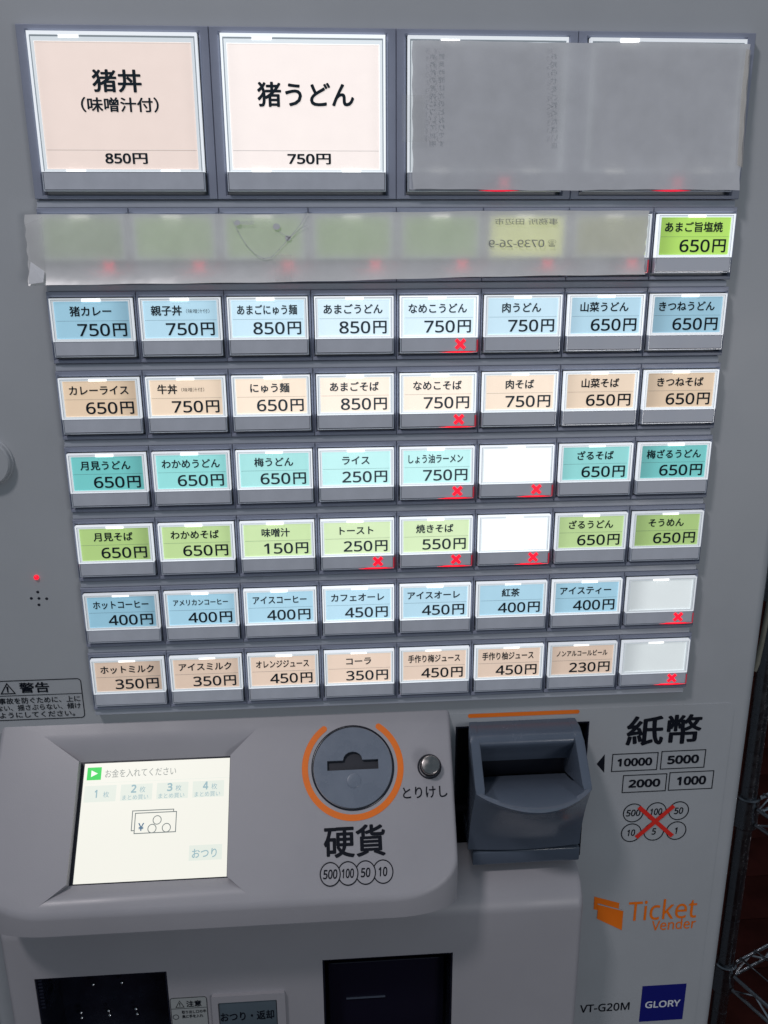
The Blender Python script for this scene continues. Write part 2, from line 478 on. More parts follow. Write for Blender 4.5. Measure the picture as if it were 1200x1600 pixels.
def button_kit(w, h, side, top, bar_z, low, tabs, tabw):
    """shared meshes of one size of button; z measured from its centre"""
    K = {}
    x, t = w / 2, h / 2
    bm = bmesh.new()      # cap: base and clear rim round the lower strip and the outer edge
    box_bm(bm, -x + 0.0004, x - 0.0004, 0.0042, 0.0105, -t + 0.0004, t - 0.0004)
    def r(b_, y): return [(b_[0], y, b_[2]), (b_[1], y, b_[2]), (b_[1], y, b_[3]), (b_[0], y, b_[3])]
    e = 0.0007
    rings_bm(bm, [r((-x, x, -t, bar_z), 0.0100), r((-x, x, -t, bar_z), 0.0004), r((-x + 0.0004, x - 0.0004, -t + 0.0004, bar_z), 0.0),
                  r((-x + e, x - e, -t + e, bar_z - 0.0001), 0.0), r((-x + e + 0.0003, x - e - 0.0003, -t + e + 0.0002, bar_z - 0.0001), 0.0042)])
    K['cap'] = fin(bm, 'menu_button'); K['cap'].materials.append(RIM)
    # glowing edge: outer ring, groove, inner ring (open at the card)
    o = (-x, x, bar_z, t); s1 = 0.36
    i1 = (-x + side * s1, x - side * s1, bar_z + 0.0003, t - top * s1)
    i2 = (-x + side * (s1 + 0.20), x - side * (s1 + 0.20), bar_z + 0.0004, t - top * (s1 + 0.20))
    i3 = (-x + side, x - side, bar_z + 0.0016, t - top)
    K['edge'] = ring_mesh('light_edge', o, i1, 0.0002, 0.0042, GLOW)
    K['groove'] = ring_mesh('light_groove', i1, i2, 0.0009, 0.0042, GROOVE)
    K['inner'] = ring_mesh('light_frame', i2, i3, 0.0006, 0.0042, GLOW2)
    K['card_rect'] = (-x + side, x - side, bar_z + 0.0016, t - top)
    a, b_, c, d = K['card_rect']
    K['card'] = box('name_card', a + 0.0001, b_ - 0.0001, 0.0012, 0.0030, c + 0.0001, d - 0.0001); K['card'].materials.append(CARD)
    K['rule'] = box('card_rule', a + 0.0006, b_ - 0.0006, 0.00108, 0.0013, -0.00006, 0.00006); K['rule'].materials.append(CARDLINE)
    K['strip'] = box('lower_strip', -x + 0.0010, x - 0.0010, 0.00018, 0.0042, -t + 0.0012, bar_z - 0.0002); K['strip'].materials.append(STRIP)
    K['tabs'] = []
    for (tx, tz, th) in tabs:
        mm = box('lamp_tab', tx - tabw / 2, tx + tabw / 2, -0.0001, 0.0010, tz - th, tz); mm.materials.append(TAB); K['tabs'].append(mm)
    return K
small = button_kit(BW, BH, 0.0024, 0.0020, -BH / 2 + 0.270 * BH, 0, [(0.0, BH / 2 - 0.0003, 0.0017)], 0.0115)
big = button_kit(GW, GH, 0.0036, 0.0052, -GH / 2 + 0.128 * GH, 0,
                 [(-GW / 2 + 0.25 * GW, GH / 2 - 0.0004, 0.0030), (-GW / 2 + 0.21 * GW, -GH / 2 + 0.128 * GH + 0.0013, 0.0012), (GW / 2 - 0.22 * GW, -GH / 2 + 0.128 * GH + 0.0013, 0.0012)], 0.0115)
# red cross and bottom glow
def cross_mesh(sz, st):
    bm = bmesh.new()
    for sgn in (1, -1):
        d = Vector((1, 0, sgn)).normalized(); n = Vector((-d.z, 0, d.x))
        vs = [Vector((0, -0.0003 if sgn > 0 else -0.00031, 0)) + d * a * sz * 0.707 + n * b_ * st / 2 for a, b_ in ((-1, -1), (1, -1), (1, 1), (-1, 1))]
        f = [bm.verts.new(v) for v in vs]; g = [bm.verts.new(v + Vector((0, 0.0005, 0))) for v in vs]
        bm.faces.new(f); bm.faces.new(g)
        for i in range(4): bm.faces.new((f[i], f[(i + 1) % 4], g[(i + 1) % 4], g[i]))
    return fin(bm, 'cross_lamp')
CROSS = cross_mesh(0.0058, 0.0021); CROSS.materials.append(LEDRED)
def wedge(name, x0, x1, xm, z, th):
    bm = bmesh.new()
    pts = [(x0, z), (xm, z - th * 0.5), (x1, z - th * 0.5), (x1, z + th * 0.5), (xm, z + th * 0.5)]
    f = [bm.verts.new((a, -0.0002, c)) for a, c in pts]; g = [bm.verts.new((a, 0.0008, c)) for a, c in pts]
    bm.faces.new(f); bm.faces.new(g)
    for i in range(5): bm.faces.new((f[i], f[(i + 1) % 5], g[(i + 1) % 5], g[i]))
    return fin(bm, name)
def lens(name, x0, x1, z, th):
    bm = bmesh.new(); n = 10
    up = [(x0 + (x1 - x0) * i / n, z + th / 2 * math.sin(math.pi * i / n)) for i in range(n + 1)]
    dn_ = [(x0 + (x1 - x0) * i / n, z - th / 2 * math.sin(math.pi * i / n)) for i in range(n - 1, 0, -1)]
    pts = up + dn_
    f = [bm.verts.new((a, -0.0002, c)) for a, c in pts]; g = [bm.verts.new((a, 0.0008, c)) for a, c in pts]
    bm.faces.new(f); bm.faces.new(g)
    for i in range(len(pts)): bm.faces.new((f[i], f[(i + 1) % len(pts)], g[(i + 1) % len(pts)], g[i]))
    return fin(bm, name)
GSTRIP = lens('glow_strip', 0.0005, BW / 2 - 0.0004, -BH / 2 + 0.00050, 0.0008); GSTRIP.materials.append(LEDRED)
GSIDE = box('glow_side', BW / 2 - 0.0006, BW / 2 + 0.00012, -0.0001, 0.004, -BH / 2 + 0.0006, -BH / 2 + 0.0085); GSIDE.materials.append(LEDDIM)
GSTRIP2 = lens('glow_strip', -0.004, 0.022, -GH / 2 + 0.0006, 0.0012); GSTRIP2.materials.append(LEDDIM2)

BLUE, TAN, TEAL, GREEN, PEACH, WHITE = (0.28, 0.54, 0.68), (0.74, 0.55, 0.37), (0.13, 0.56, 0.54), (0.40, 0.60, 0.18), (0.70, 0.53, 0.41), (0.86, 0.92, 0.92)
CNAME = {BLUE: 'pale blue', TAN: 'tan', TEAL: 'teal', GREEN: 'yellow green', PEACH: 'peach', WHITE: 'blank white'}
LEVEL = [0.60, 0.78, 0.90, 0.95, 0.94, 0.87, 0.70, 0.54]  # column levels painted to imitate the backlight dimming off-axis
SIDE = [0.28, 0.40, 0.5, 0.5, 0.5, 0.5, 0.60, 0.74]  # brightest spot across the card, off-axis dimming painted in
names_small = lambda n: 0.0062
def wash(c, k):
    """pale the card colour towards white, overexposure painted in"""
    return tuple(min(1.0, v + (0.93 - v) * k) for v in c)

def make_button(kit, cx, cz, colr, name, price, level, side, cross=False, note=None, bigb=False, wk=0.0, glow=True, lines=None, edge=0.9):
    level *= random.uniform(0.94, 1.06); edge *= random.uniform(0.84, 1.08)
    return make_button_(kit, cx, cz, colr, name, price, level, side, cross, note, bigb, wk, glow, lines, edge)
def make_button_(kit, cx, cz, colr, name, price, level, side, cross=False, note=None, bigb=False, wk=0.0, glow=True, lines=None, edge=0.9):
    b_ = link('menu_button', kit['cap'], None, TM, (cx, 0, cz + Z0))
    lab = CNAME.get(colr, 'dim') + ' backlit button'
    lab += (' reading ' + name + ' ' + price) if name else (' without lettering')
    if cross: lab += ', red cross lit'
    b_['label'] = lab
    if glow:
        for nm_, ky in (('light_edge', 'edge'), ('light_groove', 'groove'), ('light_frame', 'inner')):
            link(nm_, kit[ky], None, b_)['glow_level'] = float(edge)
    for tme in kit['tabs']:
        tb = link('lamp_tab', tme, None, b_, (random.uniform(-0.0016, 0.0016), random.uniform(0, 0.0006), 0))
        tb.scale.x = 1.0
    c_ = link('name_card', kit['card'], None, b_)
    c_.color = (*wash(colr, wk), 1); c_['glow_level'] = float(level); c_['glow_centre'] = float(side)
    link('lower_strip', kit['strip'], None, b_)
    a0, a1, c0, c1 = kit['card_rect']; cw, ch = a1 - a0, c1 - c0
    fr = Frame((0, 0.00105, 0))
    if name and not bigb:
        link('card_rule', kit['rule'], None, b_, (0, 0, c0 + 0.485 * ch))
        n = len(name)
        gh = 0.285 * ch if n < 9 else 0.225 * ch
        if note:
            gw = 0.142 * cw
            tot = gw * n + 0.40 * cw
            x = a0 + 0.10 * cw
            text_em('name_lettering', name, fr, x + gw * n / 2, c0 + 0.735 * ch, gw, gh, CARDINK, b_, 0.026)
            text_em('note_lettering', note, fr, x + gw * n + 0.012 * cw + 0.20 * cw, c0 + 0.72 * ch, 0.40 * cw / (len(note) - 0.2), 0.125 * ch, CARDINK, b_, 0.0)
        else:
            gw = min(0.143 * cw, 0.84 * cw / n)
            text_em('name_lettering', name, fr, a0 + (0.485 + random.uniform(-.012, .012)) * cw, c0 + 0.735 * ch, gw, gh, CARDINK, b_, 0.026)
        dz = c0 + 0.070 * ch; dh = 0.340 * ch
        text_fit('price_lettering', price[:-1], fr, a0 + 0.290 * cw, a0 + 0.725 * cw, dz, dz + dh, CARDINK, b_, 0.014, True)
        text_fit('price_lettering', '円', fr, a0 + 0.765 * cw, a0 + 0.955 * cw, dz - 0.01 * ch, dz + dh * 1.02, CARDINK, b_, 0.020)
    if bigb and lines:
        for (s, x0, x1, z0, z1, bo, la) in lines:
            text_fit('name_lettering', s, fr, a0 + x0 * cw, a0 + x1 * cw, c0 + z0 * ch, c0 + z1 * ch, CARDINK, b_, bo, la)
        link('card_rule', kit['rule'], None, b_, (0, 0, c0 + 0.155 * ch))
    for ch_ in b_.children:
        if ch_.name.split('.')[0] in ('name_lettering', 'price_lettering', 'note_lettering'):
            ch_['glow_level'] = 0.1 if bigb else max(0.05, (level - 0.70) * 2.4)  # more painted glare on the ink of brighter columns
    if cross:
        if bigb:
            link('cross_lamp', CROSS, None, b_, (0.012, 0, -GH / 2 + 0.060 * GH)); link('glow_strip', GSTRIP2, None, b_)
        else:
            link('cross_lamp', CROSS, None, b_, (BW * 0.277, 0, -BH / 2 + 0.155 * BH)); link('glow_strip', GSTRIP, None, b_); link('glow_side', GSIDE, None, b_)
    return b_

ROWS = [
    (BLUE, [('猪カレー', '750円'), ('親子丼', '750円', '（味噌汁付）'), ('あまごにゅう麺', '850円'), ('あまごうどん', '850円'), ('なめこうどん', '750円', None, 1), ('肉うどん', '750円'), ('山菜うどん', '650円'), ('きつねうどん', '650円')]),
    (TAN, [('カレーライス', '650円'), ('牛丼', '750円', '（味噌汁付）'), ('にゅう麺', '650円'), ('あまごそば', '850円'), ('なめこそば', '750円', None, 1), ('肉そば', '750円'), ('山菜そば', '650円'), ('きつねそば', '650円')]),
    (TEAL, [('月見うどん', '650円'), ('わかめうどん', '650円'), ('梅うどん', '650円'), ('ライス', '250円'), ('しょう油ラーメン', '750円', None, 1), ('', '', None, 1), ('ざるそば', '650円'), ('梅ざるうどん', '650円')]),
    (GREEN, [('月見そば', '650円'), ('わかめそば', '650円'), ('味噌汁', '150円'), ('トースト', '250円', None, 1), ('焼きそば', '550円', None, 1), ('', '', None, 1), ('ざるうどん', '650円'), ('そうめん', '650円')]),
    (BLUE, [('ホットコーヒー', '400円'), ('アメリカンコーヒー', '400円'), ('アイスコーヒー', '400円'), ('カフェオーレ', '450円'), ('アイスオーレ', '450円'), ('紅茶', '400円'), ('アイスティー', '400円'), ('', '', None, 1)]),
    (PEACH, [('ホットミルク', '350円'), ('アイスミルク', '350円'), ('オレンジジュース', '450円'), ('コーラ', '350円'), ('手作り梅ジュース', '450円'), ('手作り柚ジュース', '450円'), ('ノンアルコールビール', '230円'), ('', '', None, 1)]),
]
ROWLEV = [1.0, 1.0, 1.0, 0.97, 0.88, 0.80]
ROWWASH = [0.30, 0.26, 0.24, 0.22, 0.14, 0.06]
zrows = []
for r, (cr, items) in enumerate(ROWS):
    cz = -r * q; zrows.append(cz)
    for c, it in enumerate(items):
        cx = (c - 3.5) * S
        link('button_bezel', BEZ, None, TM, (cx, 0, cz + Z0))
        nm, pr = it[0], it[1]; note = it[2] if len(it) > 2 else None; X = len(it) > 3
        mid = 1 - abs(c - 3.5) / 3.5  # middle columns painted brighter and paler, imitating the viewing angle
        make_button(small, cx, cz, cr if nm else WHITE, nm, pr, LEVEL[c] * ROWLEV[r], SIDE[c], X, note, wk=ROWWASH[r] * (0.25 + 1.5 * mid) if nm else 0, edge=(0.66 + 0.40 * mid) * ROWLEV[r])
# second row: seven buttons behind the paper strip, one open
z2 = q - 0.0065 * S
for c in range(8):
    cx = (c - 3.5) * S
    link('button_bezel', BEZ, None, TM, (cx, 0, z2 + Z0))
    if c < 7:
        make_button(small, cx, z2, GREEN if c < 5 else (0.62, 0.66, 0.20), '', '', [0.38, 0.64, 0.68, 0.68, 0.64, 1.45, 0.38][c], 0.5, True, wk=0.10, edge=0.62)
    else:
        make_button(small, cx, z2, (0.40, 0.66, 0.12), 'あまご旨塩焼', '650円', 0.74, SIDE[c], False)
# first row: four wide buttons
zt1 = 3.0403 * S; zc1 = zt1 - GH / 2
CREAMC = (0.72, 0.585, 0.52)
CNAME[CREAMC] = 'large cream'
for c in range(4):
    cx = (c - 1.5) * 2 * S
    link('button_bezel', BEZ2, None, TM, (cx, 0, zc1 + Z0))
    if c == 0:
        make_button(big, cx, zc1, CREAMC, '猪丼（味噌汁付）', '850円', 0.72, 0.5, bigb=True, wk=0.10, edge=0.80,
                    lines=[('猪丼', .345, .665, .610, .790, .028, False), ('（味噌汁付）', .26, .765, .455, .575, .026, False), ('850', .385, .555, .045, .130, .03, True), ('円', .565, .665, .042, .132, .03, False)])
    elif c == 1:
        make_button(big, cx, zc1, CREAMC, '猪うどん', '750円', 0.82, 0.5, bigb=True, wk=0.42,
                    lines=[('猪うどん', .185, .830, .505, .705, .026, False), ('750', .370, .555, .045, .130, .03, True), ('円', .565, .665, .042, .132, .03, False)])
    else:
        make_button(big, cx, zc1, (0.35, 0.34, 0.32), '', '', 0.10, 0.5, True, bigb=True, glow=True, edge=0.62)
# ledges between the rows of modules
edges = [(zc1 - GH / 2 - MARG, z2 + BH / 2 + MARG), (z2 - BH / 2 - MARG, BH / 2 + MARG)]
for r in range(5):
    edges.append((zrows[r] - BH / 2 - MARG, zrows[r + 1] + BH / 2 + MARG))
edges.append((zrows[5] - BH / 2 - MARG, zrows[5] - BH / 2 - MARG - 0.0050))
for zt, zb in edges:
    bm = bmesh.new()
    zt, zb = zt - 0.00015, zb + 0.00015
    x0, x1 = -4 * S + 0.0006, 4 * S - 0.0018
    pr_ = [(0.0112, zb), (0.0042, zb), (0.0040, zb + 0.0004), (0.0046, zt - 0.0010), (0.0052, zt - 0.0004), (0.0112, zt)]
    a = [bm.verts.new((x0, y, z)) for y, z in pr_]; c = [bm.verts.new((x1, y, z)) for y, z in pr_]
    for i in range(len(pr_)):
        j = (i + 1) % len(pr_); bm.faces.new((a[i], a[j], c[j], c[i]))
    bm.faces.new(a); bm.faces.new(c)
    part('ledge_strip', fin(bm, 'ledge_strip'), LEDGE)
part('shadow_strip', box('shadow_strip', -4 * S + 0.001, 4 * S - 0.001, 0.0085, 0.0115, zrows[5] - BH / 2 - MARG - 0.0058, zrows[5] - BH / 2 - MARG - 0.0049), DARKGAP)  # solid dark strip, stands in for the shade under the last ledge

# --- small things on the left of the panel ----------------------------------
kx, kz = -0.2770, -0.0883
bm = bmesh.new()
lathe_bm(bm, [(0.0172, 0.0), (0.0172, 0.0014), (0.0166, 0.0020), (0.0163, 0.0020), (0.0160, 0.0048), (0.0150, 0.0058), (0.0, 0.0059)], (kx, YP, kz), (0, -1, 0), 48, False)
part('lock_cover', fin(bm, 'lock_cover', 35), PANEL)
bm = bmesh.new()
lathe_bm(bm, [(0.0018, 0.0), (0.0018, 0.0005), (0.0014, 0.0014), (0.0007, 0.0019), (0.0001, 0.0020)], (-0.2551, YP, -0.1727), (0, -1, 0), 20)
part('indicator_lamp', fin(bm, 'indicator_lamp', 60), LEDRED)
for (x, z) in ((-0.2553, -0.1888), (-0.2606, -0.1886), (-0.2500, -0.1892), (-0.2556, -0.1839), (-0.2559, -0.1937)):
    bm = bmesh.new()
    lathe_bm(bm, [(0.0011, 0.0), (0.00085, 0.0002), (0.0001, 0.00025)], (x, YP, z), (0, -1, 0), 14)
    part('speaker_hole', fin(bm, 'speaker_hole'), DARKGAP)

# warning print
wr = bpy.data.objects.new('warning_notice', None); col.objects.link(wr); wr.parent = TM
def outline(fr, x0, x1, z0, z1, r, t, name, mt, parent, off=0.0002):
    return flat(fr, rrect(x0, x1, z0, z1, r), name, mt, parent, off, 0.0001, [rrect(x0 + t, x1 - t, z0 + t, z1 - t, max(r - t, 0.0002))])
outline(FU, -0.3120, -0.2328, -0.2852, -0.2525, 0.0030, 0.0006, 'notice_border', INK, wr)
flat(FU, [(-0.3115, -0.2651), (-0.2333, -0.2651), (-0.2333, -0.2647), (-0.3115, -0.2647)], 'notice_rule', INK, wr)
def tri(fr, cx, z0, w_, h_, t, name, mt, parent):
    o = [(cx - w_ / 2, z0), (cx + w_ / 2, z0), (cx, z0 + h_)]
    i = [(cx - w_ / 2 + t * 1.9, z0 + t), (cx + w_ / 2 - t * 1.9, z0 + t), (cx, z0 + h_ - t * 2.1)]
    flat(fr, o, name, mt, parent, 0.0002, 0.0001, [i])
    flat(fr, [(cx - w_ * .045, z0 + h_ * .30), (cx + w_ * .045, z0 + h_ * .30), (cx + w_ * .06, z0 + h_ * .66), (cx - w_ * .06, z0 + h_ * .66)], name, mt, parent)
    flat(fr, ring_loop(cx, z0 + h_ * .21, w_ * .055, w_ * .055, 12), name, mt, parent)
tri(FU, -0.2862, -0.2634, 0.0112, 0.0092, 0.0007, 'warning_triangle', INK, wr)
text_fit('notice_lettering', '警告', FU, -0.2777, -0.2562, -0.2630, -0.2545, INK, wr, 0.018, off=0.0002)
text_fit('notice_lettering', '転倒事故を防ぐために、上に', FU, -0.3045, -0.2350, -0.2716, -0.2666, INK, wr, 0.012, off=0.0002)
text_fit('notice_lettering', '乗らない、揺さぶらない、傾け', FU, -0.3065, -0.2352, -0.2773, -0.2724, INK, wr, 0.012, off=0.0002)
text_fit('notice_lettering', 'ないようにしてください。', FU, -0.3065, -0.2400, -0.2832, -0.2785, INK, wr, 0.012, off=0.0002)

# --- console with screen and coin slot ---------------------------------------
TH = math.radians(42)
N = Vector((0, -math.cos(TH), math.sin(TH))); DN = Vector((0, -math.sin(TH), -math.cos(TH)))
P0 = Vector((0, YP, -0.2907))
FC = Frame(P0 + Vector((0, 0, Z0)), -DN, N)          # u = x, v = -(distance down the slope)
CU0, CU1, CV = -0.2950, 0.0415, 0.1300
def fp(p, off=0.0): return P0 + Vector((p[0], 0, 0)) + DN * p[1] + N * off
outl = [(CU0, -0.006), (CU0, 0.095)]
def corner(cx, sgn, n=9):
    rx, rv = 0.046, 0.027
    L = []
    for i in range(n + 1):
        a = math.radians(90 * i / n)
        L.append((cx + sgn * rx * (math.cos(a) - 1) if True else 0, CV - rv + rv * math.sin(a)))
    return L
cl = corner(CU0, 1); cr_ = [(x - 0.0035 * v / CV, v) for x, v in corner(CU1, 1)]
cl = [(2 * CU0 - x, v) for x, v in cl]           # mirrored for the left end
outl = [(CU0, -0.006)] + cl + list(reversed(cr_)) + [(CU1, -0.006)]
SU0, SU1, SV0, SV1 = -0.2349, -0.1256, 0.0272, 0.1102
hole = [(SU0 - 0.0005, SV0), (SU0 - 0.0290, 0.0070), (SU1 + 0.0210, 0.0070), (SU1 + 0.0005, SV0), (SU1 + 0.0005, SV1), (SU1 + 0.0150, 0.1220), (SU0 - 0.0190, 0.1240), (SU0 - 0.0005, SV1)]
bm = bmesh.new()
t = bmesh.new(); ed = []; ov = [t.verts.new(fp(p)) for p in outl]; hv = [t.verts.new(fp(p)) for p in hole]
cv_ = [t.verts.new(fp((x, -v))) for x, v in ring_loop(-0.0345, -0.0398, 0.0288, 0.0288, 48)]
for L in (ov, hv, cv_):
    for i in range(len(L)): ed.append(t.edges.new((L[i], L[(i + 1) % len(L)])))
bmesh.ops.triangle_fill(t, use_beauty=True, edges=ed)
rimedges = [e for e in t.edges if e.verts[0] in ov and e.verts[1] in ov and len(e.link_faces) == 1]
# skirt straight down, with a soft fold, then the underside
ZS = -0.4035
sk = []; soft = []
for v in ov:
    c = v.co
    sk.append(t.verts.new((c.x, c.y, min(ZS, c.z - 0.002))))
fold = []
for i in range(len(ov) - 1):
    t.faces.new((ov[i], ov[i + 1], sk[i + 1], sk[i]))
    fold.append(t.edges.get((ov[i], ov[i + 1])))
bk = [t.verts.new((v.co.x, 0.03, v.co.z)) for v in sk]
low = []
for i in range(len(sk) - 1):
    t.faces.new((sk[i], sk[i + 1], bk[i + 1], bk[i])); low.append(t.edges.get((sk[i], sk[i + 1])))
# screen well: sloped top and bottom, steep sides
RE = -0.0068
wc = [(SU0 - 0.0005, SV0 - 0.0004), (SU1 + 0.0005, SV0 - 0.0004), (SU1 + 0.0005, SV1 + 0.0004), (SU0 - 0.0005, SV1 + 0.0004)]
wl = [t.verts.new(fp(p, RE)) for p in wc]
def scoop(ha, hb, ia, ib, wa, wb, edge_a, edge_b):
    """curved slope from the outer edge ha-hb down to the screen edge wa-wb"""
    rows__ = [(ha, hb)]
    for k in range(1, 7):
        f = k / 7.0
        e = 1 - math.cos(f * math.pi / 2)
        pa = (ia[0] + (wc[wa][0] - ia[0]) * f, ia[1] + (wc[wa][1] - ia[1]) * f); pb = (ib[0] + (wc[wb][0] - ib[0]) * f, ib[1] + (wc[wb][1] - ib[1]) * f)
        rows__.append((t.verts.new(fp(pa, RE * e)), t.verts.new(fp(pb, RE * e))))
    rows__.append((wl[wa], wl[wb]))
    for (a, b_), (c, d) in zip(rows__, rows__[1:]):
        t.faces.new((a, b_, d, c))
    for side_, hx in ((0, edge_a), (1, edge_b)):
        t.faces.new([r_[side_] for r_ in rows__] + [hx])
scoop(hv[1], hv[2], hole[1], hole[2], 0, 1, hv[0], hv[3])
scoop(hv[6], hv[5], hole[6], hole[5], 3, 2, hv[7], hv[4])
t.faces.new((hv[3], hv[4], wl[2], wl[1])); t.faces.new((hv[7], hv[0], wl[0], wl[3]))
bmesh.ops.recalc_face_normals(t, faces=t.faces)
bmesh.ops.bevel(t, geom=[e for e in fold if e], offset=0.0032, segments=4, profile=0.5, affect='EDGES')
cons = part('console', fin(t, 'console', 50), CONSOLE)
# screen
bm = bmesh.new()
plate_bm(bm, [(SU0 - 0.0004, SV0 - 0.0006), (SU1 + 0.0004, SV0 - 0.0006), (SU1 + 0.0004, SV1 + 0.0006), (SU0 - 0.0004, SV1 + 0.0006)], [],
         lambda p: fp(p, RE - 0.0003), lambda p: fp(p, RE - 0.004))
scr = part('touch_screen', fin(bm, 'touch_screen'), DARKPL)
FS = Frame(P0 + Vector((0, 0, 0)) + N * (RE - 0.0002) , -DN, N)
def sq(a0, a1, b0, b1, name, mt, off, parent=None):
    """screen rectangle in fractions from the left / from the top"""
    x0, x1 = SU0 + 0.0022 + a0 * SWI, SU0 + 0.0022 + a1 * SWI
    z1, z0 = -(SV0 + 0.0008 + b0 * SHI), -(SV0 + 0.0008 + b1 * SHI)
    return flat(FS, [(x0, z0), (x1, z0), (x1, z1), (x0, z1)], name, mt, scr, off, 0.0001)
SWI = SU1 - SU0 - 0.0028; SHI = SV1 - SV0 - 0.0012
def sx_(a): return SU0 + 0.0022 + a * SWI
def sz_(b_): return -(SV0 + 0.0008 + b_ * SHI)
sq(0, 1, 0, 1, 'lit_display', SCREENM, 0.0002)
sq(.022, .118, .035, .145, 'screen_icon', SC_GREEN, 0.0004)
flat(FS, [(sx_(.050), sz_(.118)), (sx_(.095), sz_(.090)), (sx_(.050), sz_(.060))], 'screen_icon', SC_WHITE, scr, 0.0006, 0.0001)
text_fit('screen_lettering', 'お金を入れてください', FS, sx_(.145), sx_(.630), sz_(.130), sz_(.058), SC_GREY, scr, 0.0, off=0.0004)
sq(.0, 1, .170, .173, 'screen_rule', SC_BOX, 0.00035)
for k in range(4):
    a = .015 + .245 * k
    sq(a, a + .215, .195, .335, 'screen_key', SC_BOX, 0.00035)
    zz = 0 if k else .03
    text_fit('screen_lettering', str(k + 1), FS, sx_(a + .070), sx_(a + (.107 if k else .088)), sz_(.270 + zz), sz_(.200 + zz), SC_BLUE, scr, 0.03, True, off=0.0005)
    text_fit('screen_lettering', '枚', FS, sx_(a + .128), sx_(a + .168), sz_(.270 + zz), sz_(.218 + zz), SC_BLUE, scr, 0.0, off=0.0005)
    if k: text_fit('screen_lettering', 'まとめ買い', FS, sx_(a + .015), sx_(a + .19), sz_(.330), sz_(.288), SC_BLUE, scr, 0.0, off=0.0005)
def sline(pts, t_, name, mt):
    for (a, b_) in zip(pts, pts[1:]):
        p_, q_ = Vector((sx_(a[0]), sz_(a[1]))), Vector((sx_(b_[0]), sz_(b_[1])))
        d = (q_ - p_).normalized() * t_ * 0.5; n = Vector((-d.y, d.x))
        flat(FS, [tuple(p_ - d - n), tuple(q_ + d - n), tuple(q_ + d + n), tuple(p_ - d + n)], name, mt, scr, 0.0004, 0.0001)
sline([(.372, .590), (.352, .590), (.352, .425), (.628, .425), (.628, .446)], 0.0006, 'banknote_icon', SC_LINE)
sline([(.372, .615), (.372, .446), (.648, .446), (.648, .615), (.372, .615)], 0.0006, 'banknote_icon', SC_LINE)
for (a, b_) in ((.521, .510), (.490, .580), (.586, .578)):
    c = (sx_(a), sz_(b_)); rr_ = 0.030 * SWI
    flat(FS, ring_loop(*c, rr_, rr_, 28), 'coin_icon', SCREENM, scr, 0.0005, 0.0001)
    flat(FS, ring_loop(*c, rr_, rr_, 28), 'coin_icon', SC_LINE, scr, 0.0006, 0.00008, [ring_loop(*c, rr_ * .82, rr_ * .82, 28)])
text_fit('screen_lettering', '￥', FS, sx_(.396), sx_(.436), sz_(.595), sz_(.530), SC_DBLUE, scr, 0.02, off=0.0005)
sq(.745, .965, .735, .86, 'screen_key', SC_BOX, 0.00035)
text_fit('screen_lettering', 'おつり', FS, sx_(.765), sx_(.930), sz_(.840), sz_(.765), SC_BLUE, scr, 0.015, off=0.0005)
for o in list(col.objects):
    if o.parent is scr: pass

# coin slot
CX, CVV = -0.0345, 0.0398
cs0 = fp((CX, CVV))
bm = bmesh.new()
lathe_bm(bm, [(0.0308, -0.003), (0.0308, 0.0004), (0.0302, 0.0009), (0.0296, 0.0009), (0.0292, -0.0016), (0.0282, -0.0018)], cs0, N, 72, False)
coin = part('coin_slot', fin(bm, 'coin_slot', 40), DARKPL)
FCL = Frame(P0, -DN, N)
def disc_with_slot():
    outer = ring_loop(CX, -CVV, 0.0290, 0.0290, 64)
    zc = -CVV + 0.0015
    sl = [(CX - 0.0190, zc - 0.0035), (CX + 0.0190, zc - 0.0035), (CX + 0.0190, zc + 0.0035)]
    for i in range(9):
        a = math.radians(22.5 * i); sl.append((CX + 0.0072 * math.cos(a), zc + 0.0035 + 0.0062 * math.sin(a)))
    sl.append((CX - 0.0190, zc + 0.0035))
    return outer, sl
od, sl = disc_with_slot()
bm = bmesh.new()
plate_bm(bm, od, [sl], lambda p: FCL.pt(p[0], p[1], 0.0012), lambda p: FCL.pt(p[0], p[1], -0.0060))
link('slot_disc', fin(bm, 'slot_disc'), mat('coin_disc_plastic', (0.17, 0.20, 0.255), 0.30, bump=0.05, var=0.05, vscale=40), coin)
flat(FCL, ring_loop(CX, -CVV, 0.025, 0.025, 32), 'slot_shade', DARKGAP, coin, -0.0022, 0.001)  # near-black sheet close under the slot, paints in its inner shade
bm = bmesh.new()
lathe_bm(bm, [(0.0056, 0.0), (0.0053, 0.0003), (0.0044, 0.0005), (0.0, 0.0003)], FCL.pt(CX + 0.0004, -CVV - 0.0098, 0.0011), N, 28, False)
link('thumb_dimple', fin(bm, 'thumb_dimple', 60), bpy.data.materials['coin_disc_plastic'], coin)
# orange arc with round ends
def arc_loop(cx, cz, r0, r1, a0, a1, n=60):
    L = [(cx + r1 * math.cos(math.radians(a0 + (a1 - a0) * i / n)), cz + r1 * math.sin(math.radians(a0 + (a1 - a0) * i / n))) for i in range(n + 1)]
    rm, rr_ = (r0 + r1) / 2, (r1 - r0) / 2
    def cap(a, s):
        c = (cx + rm * math.cos(math.radians(a)), cz + rm * math.sin(math.radians(a)))
        return [(c[0] + rr_ * math.cos(math.radians(a + s * k * 22.5)), c[1] + rr_ * math.sin(math.radians(a + s * k * 22.5))) for k in range(1, 8)]
    L += cap(a1, 1)
    L += [(cx + r0 * math.cos(math.radians(a1 + (a0 - a1) * i / n)), cz + r0 * math.sin(math.radians(a1 + (a0 - a1) * i / n))) for i in range(n + 1)]
    cc = cap(a0, -1); L += list(reversed(cc))
    return L
flat(FC, arc_loop(CX, -CVV, 0.0333, 0.0378, 126, 126 + 289), 'orange_ring', ORANGE, TM, 0.00025, 0.0002)
